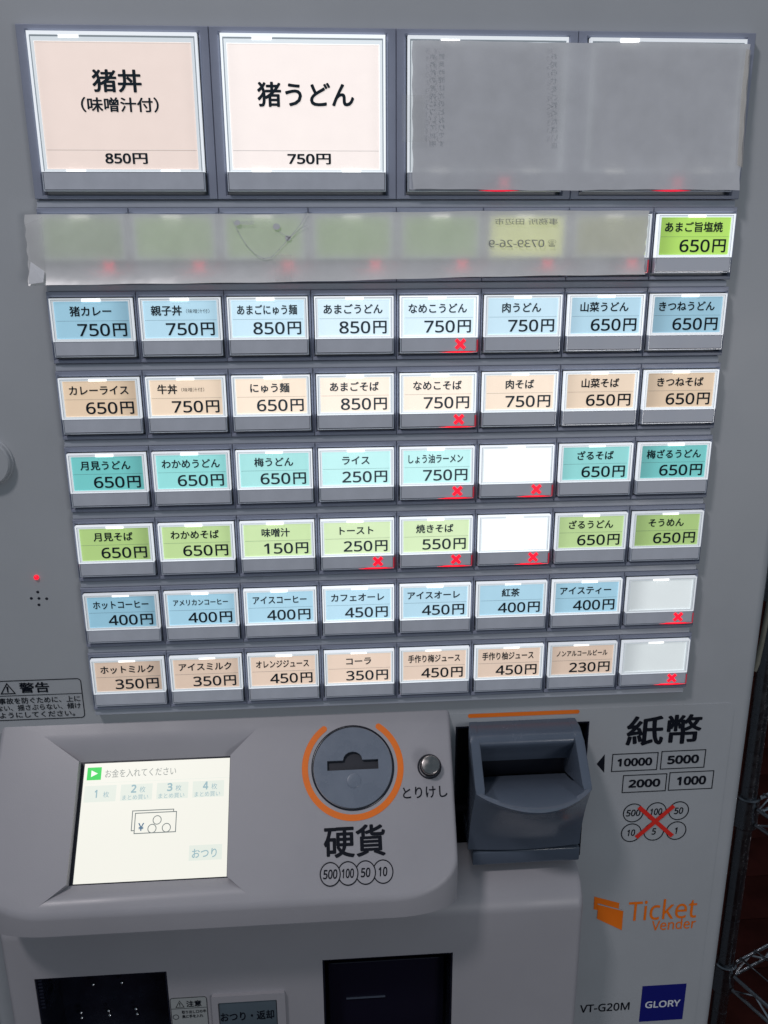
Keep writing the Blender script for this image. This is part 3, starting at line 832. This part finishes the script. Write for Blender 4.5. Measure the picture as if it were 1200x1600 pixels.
# cancel button
cb = fp((0.0226, 0.0418))
bm = bmesh.new(); lathe_bm(bm, [(0.0090, 0.0), (0.0090, 0.0008), (0.0085, 0.0014), (0.0081, 0.0014), (0.0079, 0.0006)], cb, N, 40, False)
lathe_bm(bm, [(0.0072, -0.001), (0.0072, 0.0050)], cb, N, 40, False)
can = part('cancel_button', fin(bm, 'cancel_button', 40), DARKGAP)
bm = bmesh.new(); lathe_bm(bm, [(0.0068, 0.0035), (0.0070, 0.0048), (0.0070, 0.0088), (0.0066, 0.0094), (0.0060, 0.0096), (0.0001, 0.0097)], cb, N, 40, True)
link('metal_cap', fin(bm, 'metal_cap', 60), BRUSHED, can)
# console print
text_fit('cancel_lettering', 'とりけし', FC, 0.0016, 0.0346, -0.0640, -0.0558, INK, TM, 0.014, off=0.0002)
text_fit('coin_lettering', '硬貨', FC, -0.0572, -0.0128, -0.1018, -0.0802, INK, TM, 0.022, off=0.0002)
csx = [-0.0529, -0.0404, -0.0280, -0.0156]
for k, (cx, s, w_) in enumerate(zip(csx, ('500', '100', '50', '10'), (0.0102, 0.0086, 0.0070, 0.0062))):
    cy = -0.1122
    o_ = ring_loop(cx, cy, 0.0074, 0.0080, 40)
    if k < 3:       # each ring ends where the next one begins
        pass
    flat(FC, o_, 'coin_mark', INK, TM, 0.0002 + 0.00012 * (3 - k), 0.0001, [ring_loop(cx, cy, 0.0066, 0.0072, 40)])
    flat(FC, ring_loop(cx, cy, 0.0067, 0.0073, 40), 'coin_mark_fill', CONSOLE, TM, 0.00015 + 0.00012 * (3 - k), 0.0001)
    text_fit('coin_lettering', s, FC, cx - w_ / 2, cx + w_ / 2, cy - 0.0031, cy + 0.0031, INK, TM, 0.024, True, 0.0002 + 0.00012 * (3 - k) + 0.00005, 0.12)

# --- bill inlet ---------------------------------------------------------------
bm = bmesh.new()
box_bm(bm, HX0 - 0.002, HX1 + 0.002, YP + 0.046, YP + 0.050, HZ0 - 0.002, HZ1 + 0.002)
bill = part('bill_inlet', fin(bm, 'bill_inlet'), DARKGAP)
def ylining():
    b_ = bmesh.new(); e = 0.0012
    x0, x1, z0, z1 = HX0 + 0.0001, HX1 - 0.0001, HZ0 + 0.0001, HZ1 - 0.0001
    def r(i, y): return [(x0 + i, y, z0 + i), (x1 - i, y, z0 + i), (x1 - i, y, z1 - i), (x0 + i, y, z1 - i)]
    rings_bm(b_, [r(0, YP + 0.045), r(0, YP - 0.0008), r(e, YP - 0.0008), r(e, YP + 0.045)])
    return fin(b_, 'opening_frame')
link('opening_frame', ylining(), DARKPL, bill)
NX0, NX1 = 0.0540, 0.1402; NC = (NX0 + NX1) / 2; NHW = (NX1 - NX0) / 2
# hood: two cheeks and a rounded top
bm = bmesh.new()
def cheek(x0, x1):
    pr_ = [(0.030, -0.3020), (-0.004, -0.3020), (-0.0085, -0.3026), (-0.0120, -0.3045), (-0.0145, -0.3075), (-0.0400, -0.3290), (-0.0415, -0.3320), (0.030, -0.3560)]
    a = [bm.verts.new((x0, y, z)) for y, z in pr_]; c = [bm.verts.new((x1, y, z)) for y, z in pr_]
    for i in range(len(pr_)):
        j = (i + 1) % len(pr_); bm.faces.new((a[i], a[j], c[j], c[i]))
    bm.faces.new(a); bm.faces.new(c)
for x0, x1 in ((NX0, NX0 + 0.0068), (NX1 - 0.0068, NX1)):
    bm = bmesh.new(); cheek(x0, x1)
    bmesh.ops.bevel(bm, geom=[e for e in bm.edges if abs(e.verts[0].co.x - e.verts[1].co.x) < 1e-6], offset=0.0012, segments=2, profile=0.5, affect='EDGES')
    for v_ in bm.verts:
        if v_.co.y > 0.02 and x0 == NX0: v_.co.x += 0.0068
    link('hood_cheek', fin(bm, 'hood_cheek', 40), BILL, bill)
bm = bmesh.new()
pr_ = [(0.030, -0.3022), (-0.004, -0.3022), (-0.0085, -0.3028), (-0.0118, -0.3046), (-0.0138, -0.3076), (-0.0132, -0.3100), (-0.0090, -0.3150), (-0.0035, -0.3215), (0.0015, -0.3290), (0.0030, -0.3330), (0.030, -0.3335)]
n_ = 2
a = [bm.verts.new((NX0 + 0.006, y, z)) for y, z in pr_]; c = [bm.verts.new((NX1 - 0.006, y, z)) for y, z in pr_]
for i in range(len(pr_)):
    j = (i + 1) % len(pr_); bm.faces.new((a[i], a[j], c[j], c[i]))
link('hood_top', fin(bm, 'hood_top', 60), BILL, bill)
# tongue and the rounded lower front
def lip(t_):     # t_ in -1..1 across the width -> (x, y)
    return NC + NHW * t_, -0.0400 - 0.0225 * math.cos(t_ * math.pi / 2) ** 0.8
bm = bmesh.new(); nn = 28; ts = [-1 + 2 * i / nn for i in range(nn + 1)]
ZL = -0.3305
rows_ = []
def rowpts(k):
    out = []
    for t_ in ts:
        x, y = lip(t_)
        if k == 'back': out.append((NC + (NHW - 0.0066) * t_, 0.0060, -0.3490))
        elif k == 'mid': out.append((NC + (NHW - 0.0066) * t_ , -0.012, -0.3430))
        elif k == 'in': out.append((NC + (x - NC) * 0.985, y * 0.94 + 0.0005, ZL - 0.0002 - (y + 0.04) * -0.06))
        elif k == 'lip': out.append((x, y, ZL - 0.0010 + (y + 0.04) * 0.10))
        elif k == 'lip2': out.append((x, y + 0.0006, ZL - 0.0026 + (y + 0.04) * 0.10))
        elif isinstance(k, float):
            z = ZL - 0.003 + (-0.3960 - ZL + 0.003) * k
            xx = NC + (NHW + 0.0008 * k) * t_
            yb = -0.0190 - 0.003 * math.cos(t_ * math.pi / 2)
            yt = y + 0.0008
            e = 1 - (1 - k) ** 1.6
            out.append((xx, yt + (yb - yt) * e, z))
    return out
rows_ = [rowpts(k) for k in ('back', 'mid', 'in', 'lip', 'lip2', 0.06, 0.15, 0.28, 0.42, 0.58, 0.74, 0.88, 1.0)]
V = [[bm.verts.new(p_) for p_ in r_] for r_ in rows_]
for r1, r2 in zip(V, V[1:]):
    for i in range(nn): bm.faces.new((r1[i], r1[i + 1], r2[i + 1], r2[i]))
# flanks and back of the lower front
for side in (0, nn):
    x = rows_[3][side][0]
    bb = [bm.verts.new((rows_[j][side][0], 0.03, rows_[j][side][2])) for j in range(2, len(rows_))]
    for j in range(2, len(rows_) - 1):
        bm.faces.new((V[j][side], V[j + 1][side], bb[j - 1], bb[j - 2]))
b0 = [bm.verts.new((p_[0], 0.03, p_[2])) for p_ in rows_[-1]]
for i in range(nn): bm.faces.new((V[-1][i], V[-1][i + 1], b0[i + 1], b0[i]))
for v_ in bm.verts:
    if v_.co.y > 0.02 and v_.co.x < NC: v_.co.x += 0.0068 * min(1, (NC - v_.co.x) / NHW)
link('tongue', fin(bm, 'tongue', 38), BILL, bill)
link('slot_shade', box('slot_shade', NX0 + 0.0062, NX1 - 0.0062, 0.0085, 0.0095, -0.3495, -0.3330), DARKGAP, bill)  # near-black block, paints in the shade inside the bill slot
link('lower_strip', box('lower_strip', NX0 + 0.003, NX1 + 0.0012, -0.0200, 0.03, -0.4105, -0.3985, 0.0012), BILL, bill)
link('strip_gap', box('strip_gap', NX0 + 0.004, NX1 - 0.002, -0.0150, 0.03, -0.3990, -0.3955), DARKGAP, bill)
flat(FP, rrect(0.0556, 0.1433, -0.2983, -0.2949, 0.0017), 'orange_bar', ORANGE, TM, 0.0002, 0.0001)

# --- lower block with the outlets ----------------------------------------------
YB = -0.0365
BX0, BX1 = -0.300, 0.1426
tk = (-0.0612, 0.0404, -0.62, -0.4765); chg = (-0.2786, -0.1800, -0.62, -0.4785); ret = (-0.1475, -0.0909, -0.560, -0.5030)
bm = bmesh.new()
rr5 = 0.005
plate_bm(bm, [(BX0 + rr5, -0.95), (BX1 - rr5, -0.95), (BX1 - rr5, -0.4430), (BX0 + rr5, -0.4430)],
         [[(r_[0], r_[2]), (r_[1], r_[2]), (r_[1], r_[3]), (r_[0], r_[3])] for r_ in (tk, chg)],
         lambda p: (p[0], YB, p[1]), lambda p: (p[0], YB + (0.045 if -0.63 < p[1] < -0.46 else 0.0), p[1]))
pr_ = [(YB, -0.4430), (YB + 0.0006, -0.4385), (YB + 0.0030, -0.4335), (YB + 0.0085, -0.4275), (-0.0180, -0.4225), (-0.0060, -0.4180), (0.012, -0.4140)]
# top slope and the rounded right / left edges
def ex(xa, ya_fn, xb, yb_fn): pass
prof_x = [(BX0 + rr5, 0.0)] + [(BX1 - rr5, 0.0)]
def sec(dx_, dy_): return None
secs = []
for i in range(5):
    a = math.radians(90 * (4 - i) / 4); secs.append((BX0 + rr5 - rr5 * math.sin(a), rr5 - rr5 * math.cos(a)))
for i in range(5):
    a = math.radians(90 * i / 4); secs.append((BX1 - rr5 + rr5 * math.sin(a), rr5 - rr5 * math.cos(a)))
full = [(YB, -0.95)] + pr_
grid = []
for (x, dy) in secs:
    grid.append([bm.verts.new((x, y + dy * (1 if y < -0.02 else 0.5), z)) for y, z in full])
for i in range(len(secs) - 1):
    for j in range(len(full) - 1):
        if i == 4 and j == 0: continue          # flat front is the holed sheet
        bm.faces.new((grid[i][j], grid[i + 1][j], grid[i + 1][j + 1], grid[i][j + 1]))
for g in (grid[0], grid[-1]):
    bb = [bm.verts.new((v.co.x, 0.011, v.co.z)) for v in g]
    for j in range(len(g) - 1): bm.faces.new((g[j], g[j + 1], bb[j + 1], bb[j]))
bmesh.ops.remove_doubles(bm, verts=bm.verts, dist=0.00001)
blk = part('lower_housing', fin(bm, 'lower_housing', 35), CONSOLE)
def outlet(name, r_):
    b_ = bmesh.new(); x0, x1, z0, z1 = r_; e = 0.0004
    def r(i, y, tw=0): return [(x0 + i, y, z0 + i), (x1 - i, y, z0 + i), (x1 - i, y, z1 - i), (x0 + i, y, z1 - i)]
    rings_bm(b_, [r(e, YB + 0.0005), r(e + 0.0010, YB + 0.0005), r(e + 0.0010, YB + 0.044)], False, True)
    return part(name, fin(b_, name), DARKPL)
to = outlet('ticket_outlet', tk)
link('outlet_flap', box('outlet_flap', tk[0] + 0.004, tk[1] - 0.004, YB + 0.018, YB + 0.020, -0.60, -0.498, 0.0008), mat('smoked_flap', (0.008, 0.008, 0.018), 0.12), to)
link('flap_edge', box('flap_edge', tk[0] + 0.018, tk[1] - 0.052, YB + 0.0165, YB + 0.0178, -0.5335, -0.5330), BILL, to)
co = outlet('change_outlet', chg)
for (px, py) in ((145, 1541), (190, 1538), (126, 1585), (127, 1593), (169, 1582), (171, 1589), (212, 1579), (214, 1587)):
    x, z = hit(px, py, YB + 0.034)
    bm = bmesh.new()
    lathe_bm(bm, [(0.0019, 0.0), (0.0017, 0.0008), (0.0010, 0.0015), (0.0001, 0.0018)], (x, YB + 0.036, z), (0, -1, 0), 14)
    link('tray_stud', fin(bm, 'tray_stud', 60), CHROME, co)
for k in range(9):
    z = -0.482 - k * 0.0032
    link('side_rib', box('side_rib', chg[0] + 0.0014, chg[0] + 0.0050, YB + 0.001, YB + 0.02, z - 0.0010, z + 0.0010, 0.0004), bpy.data.materials['dark_slot_plastic'], co)
# change / return key in its frame
FB = Frame((0, YB - 0.0002, 0)); FBW = Frame((0, YB - 0.0002, Z0))
bm = bmesh.new()
plate_bm(bm, rrect(ret[0], ret[1], ret[2], ret[3], 0.0015), [rrect(-0.1428, -0.0974, -0.556, -0.5092, 0.001)], lambda p: (p[0], YB - 0.0028, p[1]), lambda p: (p[0], YB + 0.002, p[1]))
rk = part('return_key', fin(bm, 'return_key'), CONSOLE)
link('key_face', box('key_face', -0.1422, -0.0980, YB - 0.0018, YB + 0.003, -0.555, -0.5098, 0.0008), mat('return_key_plastic', (0.09, 0.12, 0.145), 0.35, var=0.1), rk)
text_fit('key_lettering', 'おつり・返却', Frame((0, YB - 0.0019, 0)), -0.1415, -0.1000, -0.5285, -0.5195, INK, rk, 0.02, off=0.0001)
# caution sticker
st = flat(FB, rrect(-0.1795, -0.1513, -0.545, -0.5040, 0.0022), 'caution_sticker', mat('sticker_grey', (0.36, 0.38, 0.38), 0.5), None, 0.0002, 0.00015)
st.parent = TM; st.location = (0, 0, Z0)
outline(FB, -0.1795, -0.1513, -0.545, -0.5040, 0.0022, 0.0004, 'sticker_border', INK, st, 0.0004)
flat(FB, [(-0.1792, -0.5146), (-0.1515, -0.5146), (-0.1515, -0.5143), (-0.1792, -0.5143)], 'sticker_rule', INK, st, 0.0004, 0.0001)
tri(FB, -0.1722, -0.5137, 0.0072, 0.0070, 0.0005, 'caution_triangle', INK, st)
text_fit('sticker_lettering', '注意', FB, -0.1672, -0.1556, -0.5132, -0.5072, INK, st, 0.02, off=0.0004)
text_fit('sticker_lettering', '取り出し口の中', FB, -0.1712, -0.1526, -0.5196, -0.5165, INK, st, 0.012, off=0.0004)
text_fit('sticker_lettering', '奥に手を入れ', FB, -0.1712, -0.1550, -0.5240, -0.5208, INK, st, 0.012, off=0.0004)
flat(FB, ring_loop(-0.1760, -0.5225, 0.0024, 0.0024, 24), 'sticker_symbol', INK, st, 0.0004, 0.0001, [ring_loop(-0.1760, -0.5225, 0.0020, 0.0020, 24)])

# --- print on the right of the panel --------------------------------------------
text_fit('bill_lettering', '紙幣', FP, 0.1822, 0.2432, -0.3293, -0.3028, INK, TM, 0.022)
flat(FP, [(0.1602, -0.3443), (0.1668, -0.3525), (0.1662, -0.3358)], 'arrow_mark', INK, TM)
def para(x0, x1, z0, z1, sk_, t_, name):
    o_ = [(x0, z0), (x1, z0), (x1 + sk_, z1), (x0 + sk_, z1)]
    i_ = [(x0 + t_, z0 + t_), (x1 - t_, z0 + t_), (x1 + sk_ - t_, z1 - t_), (x0 + sk_ + t_, z1 - t_)]
    flat(FP, o_, name, INK, TM, 0.0002, 0.0001, [i_])
for (x0, x1, z0, z1, s, f0, f1) in ((0.1724, 0.2100, -0.3521, -0.3358, '10000', .12, .88), (0.2124, 0.2490, -0.3519, -0.3351, '5000', .15, .86), (0.1826, 0.2190, -0.3722, -0.3557, '2000', .14, .86), (0.2208, 0.2578, -0.3720, -0.3549, '1000', .18, .84)):
    para(x0, x1, z0, z1, 0.0, 0.0007, 'banknote_mark')
    w_ = x1 - x0
    text_fit('banknote_lettering', s, FP, x0 + f0 * w_, x0 + f1 * w_, z0 + 0.0045, z1 - 0.0045, INK, TM, 0.036, True)
for (x, z, s, w_) in ((0.1938, -0.3915, '500', .0120), (0.2130, -0.3914, '100', .0100), (0.2318, -0.3915, '50', .0076), (0.1936, -0.4105, '10', .0066), (0.2126, -0.4103, '5', .0036), (0.2315, -0.4106, '1', .0022)):
    flat(FP, ring_loop(x, z, 0.0086, 0.0089, 36), 'coin_mark', INK, TM, 0.0002, 0.0001, [ring_loop(x, z, 0.0078, 0.0081, 36)])
    text_fit('coin_lettering', s, FP, x - w_ / 2, x + w_ / 2, z - 0.0031, z + 0.0031, INK, TM, 0.018, True, shear=0.12)
for k, (p_, q_) in enumerate((((0.1982, -0.3862), (0.2286, -0.4155)), ((0.2272, -0.3864), (0.1980, -0.4152)))):
    p_, q_ = Vector(p_), Vector(q_); d = (q_ - p_).normalized(); n = Vector((-d.y, d.x)) * 0.0018
    flat(FP, [tuple(p_ - n), tuple(q_ - n), tuple(q_ + n), tuple(p_ + n)], 'red_cross_print', REDPRINT, TM, 0.0004 + 0.00015 * k, 0.0001)
# ticket emblem
flat(FP, [(0.1668, -0.4720), (0.1889, -0.4800), (0.1889, -0.4862), (0.1716, -0.4792), (0.1706, -0.4860), (0.1672, -0.4850)], 'ticket_emblem', ORANGE, TM, 0.0002, 0.0001)
flat(FP, [(0.1706, -0.4800), (0.1929, -0.4880), (0.1931, -0.5082), (0.1706, -0.4948)], 'ticket_emblem', ORANGE, TM, 0.00035, 0.0001)
flat(FP, [(0.1701, -0.4790), (0.1929, -0.4872), (0.1929, -0.4881), (0.1701, -0.4799)], 'emblem_line', PANEL, TM, 0.0006, 0.0001)
text_fit('emblem_lettering', 'Ticket', FP, 0.1974, 0.2572, -0.4995, -0.4786, ORANGE, TM, 0.004, True)
text_fit('emblem_lettering', 'Vender', FP, 0.2192, 0.2578, -0.5106, -0.5000, ORANGE, TM, 0.008, True)
text_fit('model_lettering', 'VT-G20M', FP, 0.1620, 0.2066, -0.5954, -0.5868, INK, TM, 0.012, True)
flat(FP, [(0.2166, -0.6098), (0.2562, -0.6098), (0.2562, -0.5702), (0.2166, -0.5702)], 'maker_plate', NAVY, TM)
text_fit('maker_lettering', 'GLORY', FP, 0.2206, 0.2524, -0.5946, -0.5872, WHITEPRINT, TM, 0.02, True, 0.0004)

# ------------------------------------------------------------------ taped paper covers
def sheet(name, tl, tr, br, bl, nx, nz, yfun, mt, thick=0.00012):
    bm = bmesh.new(); F = []
    for j in range(nz + 1):
        v = j / nz; row = []
        for i in range(nx + 1):
            u = i / nx
            top = Vector(tl).lerp(Vector(tr), u); bot = Vector(bl).lerp(Vector(br), u)
            p_ = top.lerp(bot, v)
            ex_ = 0.00035 * math.sin(31 * v + 2) * (abs(u - 0.5) * 2) ** 6; ez_ = (0.0004 * math.sin(9 * u + 1) + 0.00015 * math.sin(47 * u)) * (abs(v - 0.5) * 2) ** 6
            row.append(Vector((p_.x + ex_, yfun(u, v), p_.y + ez_)))
        F.append(row)
    A = [[bm.verts.new(p_) for p_ in r_] for r_ in F]
    for j in range(nz):
        for i in range(nx): bm.faces.new((A[j][i], A[j][i + 1], A[j + 1][i + 1], A[j + 1][i]))
    return fin(bm, name, 180)
PA = [(0.0093, 0.1668), (0.2187, 0.1676), (0.2210, 0.0830), (0.0100, 0.0832)]
shA = link('paper_cover', sheet('paper_cover', *PA, 48, 24, lambda u, v: -0.0010 - 0.0005 * math.sin(u * 6.3) ** 2 - 0.0006 * v ** 4 - 0.0004 * math.sin(3.1 * v + 5 * u), PAPER_A), PAPER_A, None, (0, 0, Z0))
tag(shA, 'large grey paper sheet taped over the two wide buttons of the top row', 'paper')
PB = [(-0.2301, 0.0684), (0.1632, 0.0708), (0.1622, 0.0312), (-0.2314, 0.0262)]
def yB(u, v):
    return -0.0011 - 0.0007 * math.sin(u * 19) ** 2 * (0.4 + v) - 0.0042 * max(0, v - 0.72) ** 1.5 * 6 - 0.0012 * max(0, 0.08 - u) * 12 * v
shB = link('paper_strip', sheet('paper_strip', *PB, 120, 24, yB, PAPER_B), PAPER_B, None, (0, 0, Z0))
tag(shB, 'long grey paper strip taped across seven small buttons below the wide ones', 'paper')
# print showing through from the back, mirrored
FG = Frame((0, -0.0024, 0)); FGA = Frame((0, -0.0031, 0))
text_fit('show_through_print', '☎', FG, 0.0975, 0.1029, 0.0486, 0.0530, GHOST2, shB, 0.0, mirror=True)
text_fit('show_through_print', '0739-26-9', FG, 0.0590, 0.0952, 0.0484, 0.0530, GHOST2, shB, 0.006, True, mirror=True)
text_fit('show_through_print', '事務所 田辺市', FG, 0.0625, 0.1035, 0.0622, 0.0660, GHOST2, shB, 0.0, mirror=True)
def ghost_line(pts, t_, parent, fr, name='show_through_print', mt=None):
    for a, b_ in zip(pts, pts[1:]):
        p_, q_ = Vector(a), Vector(b_); d = (q_ - p_).normalized() * t_ / 2; n = Vector((-d.y, d.x))
        flat(fr, [tuple(p_ - d - n), tuple(q_ + d - n), tuple(q_ + d + n), tuple(p_ - d + n)], name, mt or GHOST, parent, 0.0001, 0.00005)
def pxB(x, y): return hit(x, y, -0.0024)
ghost_line([pxB(364, 345), pxB(372, 362), pxB(385, 383), pxB(400, 398), pxB(412, 404), pxB(424, 402), pxB(436, 390), pxB(452, 372), pxB(470, 350), pxB(480, 333)], 0.0004, shB, FG)
ghost_line([pxB(436, 362), pxB(452, 372)], 0.0003, shB, FG)
ghost_line([pxB(452, 372), pxB(468, 358), pxB(480, 352)], 0.0003, shB, FG)
for (x, y, a) in ((371, 348, 5), (450, 372, 5), (432, 354, 6)):
    flat(FG, ring_loop(*pxB(x, y), a * .00038, a * .00032, 14), 'show_through_print', GHOST, shB, 0.0001, 0.00005)
text_fit('show_through_print', '国道線', FG, *sorted((pxB(376, 348)[0], pxB(396, 348)[0])), pxB(380, 351)[1], pxB(380, 345)[1], GHOST, shB, 0, mirror=True)
for (x, y0, y1, cc) in ((668, 75, 225, '事務所の案内について説明'), (682, 75, 225, '営業時間は次のとおりです'), (858, 75, 225, 'お知らせをご覧ください店')):
    for i, ch in enumerate(cc):
        yy = y0 + (y1 - y0) * i / len(cc)
        a = hit(x, yy, -0.0031); b_ = hit(x + 9, yy + 9, -0.0031)
        text_fit('show_through_print', ch, FGA, a[0], b_[0], b_[1], a[1], GHOST, shA, 0, mirror=True)
# clear tape on the paper
def tape(parent, pts, y, fr_y=None):
    bm = bmesh.new(); vs_ = [bm.verts.new((x, y, z)) for x, z in pts]; bm.faces.new(vs_)
    return link('tape_piece', fin(bm, 'tape_piece'), TAPE, parent)
def pxr(x0, y0, x1, y1, d): return [hit(x0, y0, d), hit(x1, y0, d), hit(x1, y1, d), hit(x0, y1, d)]
tape(shA, pxr(628, 148, 664, 222, -0.0036), -0.0036)
tape(shB, [hit(36, 352, -0.003), hit(66, 339, -0.003), hit(72, 440, -0.003), hit(46, 412, -0.003)], -0.0030)
tape(shB, pxr(430, 398, 456, 440, -0.0062), -0.0062)
OLDTAPE = bpy.data.materials['clear_tape'].copy(); OLDTAPE.name = 'yellowed_tape'
for nd in OLDTAPE.node_tree.nodes:
    if nd.type == 'BSDF_DIFFUSE': nd.inputs[0].default_value = (0.60, 0.50, 0.34, 1)
    if nd.type == 'MIX_SHADER' and abs(nd.inputs[0].default_value - 0.09) < 1e-4: nd.inputs[0].default_value = 0.30
ot = tape(shA, [hit(1166, 76, -0.0032), hit(1173, 78, -0.0032), hit(1167, 150, -0.0032), hit(1160, 262, -0.0032), hit(1152, 258, -0.0032), hit(1158, 150, -0.0032)], -0.0032)
ot.data.materials.clear(); ot.data.materials.append(OLDTAPE)
bm = bmesh.new()
cpts = [hit(48, 409, -0.003), hit(70, 424, -0.003), hit(71, 441, -0.003), hit(48, 444, -0.003)]
cy_ = [-0.0034, -0.0036, -0.0072, -0.0070]
bm.faces.new([bm.verts.new((x, y, z)) for (x, z), y in zip(cpts, cy_)])
link('folded_corner', fin(bm, 'folded_corner'), PAPER_A, shB)

# ------------------------------------------------------------------ wire rack beside the machine
RK = bpy.data.objects.new('wire_rack', None); col.objects.link(RK)
PX, PY = 0.471, 0.318
RK.location = (PX, PY, 0); RK.rotation_euler = (0, 0, math.radians(24))
tag(RK, 'chrome wire shelving rack standing beside the ticket machine', 'rack')
LB, LA = 0.90, 0.45           # local x away from the post, local -y towards the viewer
def rpart(name, bm, mt, sm=40): return link(name, fin(bm, name, sm), mt, RK)
for (x, y) in ((0, 0), (LB, 0), (0, -LA), (LB, -LA)):
    bm = bmesh.new()
    pr_ = []
    z = 0.0
    while z < 1.72:
        pr_ += [(0.0104, z), (0.0104, z + 0.0497), (0.01015, z + 0.0498), (0.01015, z + 0.0507)]; z += 0.0508
    lathe_bm(bm, pr_, (x, y, 0), (0, 0, 1), 56, True)
    rpart('post', bm, POSTM, 9)
SH = [0.12, 0.412, 0.672, 0.98, 1.30, 1.60]
for zc in SH:
    for (x, y) in ((0, 0), (LB, 0), (0, -LA), (LB, -LA)):
        bm = bmesh.new()
        lathe_bm(bm, [(0.0135, -0.022), (0.0150, -0.020), (0.0142, 0.018), (0.0148, 0.021), (0.0125, 0.022)], (x, y, zc), (0, 0, 1), 40, True)
        rpart('collar', bm, POSTM, 12)
    bm = bmesh.new()
    for dz in (0.010, -0.012):
        for a, b_ in (((0.016, 0), (LB - 0.016, 0)), ((0.016, -LA), (LB - 0.016, -LA)), ((0, -0.016), (0, -LA + 0.016)), ((LB, -0.016), (LB, -LA + 0.016))):
            tube_bm(bm, [(a[0], a[1], zc + dz), (b_[0], b_[1], zc + dz)], 0.0027, 8)
    rpart('shelf_rail', bm, CHROME)
    bm = bmesh.new()
    for (a, b_, n) in (((0.02, 0), (LB - 0.02, 0), 14), ((0.02, -LA), (LB - 0.02, -LA), 14), ((0, -0.02), (0, -LA + 0.02), 7), ((LB, -0.02), (LB, -LA + 0.02), 7)):
        pts = []
        for i in range(2 * n + 1):
            f = i / (2 * n); pts.append((a[0] + (b_[0] - a[0]) * f, a[1] + (b_[1] - a[1]) * f, zc + (0.0085 if i % 2 else -0.0105)))
        tube_bm(bm, pts, 0.0016, 6)
    rpart('shelf_truss', bm, CHROME)
    wm = None
    for i in range(30):
        x = 0.03 + (LB - 0.06) * i / 29
        if wm is None:
            bm = bmesh.new(); tube_bm(bm, [(0, 0, 0), (0, -LA, 0)], 0.0014, 6); wm = fin(bm, 'shelf_wire', 60); wm.materials.append(CHROME)
        link('shelf_wire', wm, None, RK, (x, 0, zc + 0.0140))

# hanging cable between machine and rack
bm = bmesh.new()
pts = []
for (px, py) in ((1236, 700), (1222, 820), (1209, 900), (1199, 960), (1190, 1005), (1183, 1036), (1179, 1048)):
    x, z = hit(px, py, 0.10); pts.append((x, 0.10, z + Z0))
tube_bm(bm, pts, [0.0022] * 5 + [0.0024, 0.0020], 10)
cbl = link('hanging_cable', fin(bm, 'hanging_cable', 60), CREAM)
tag(cbl, 'cream cable hanging down between the machine side and the wire rack', 'cable')
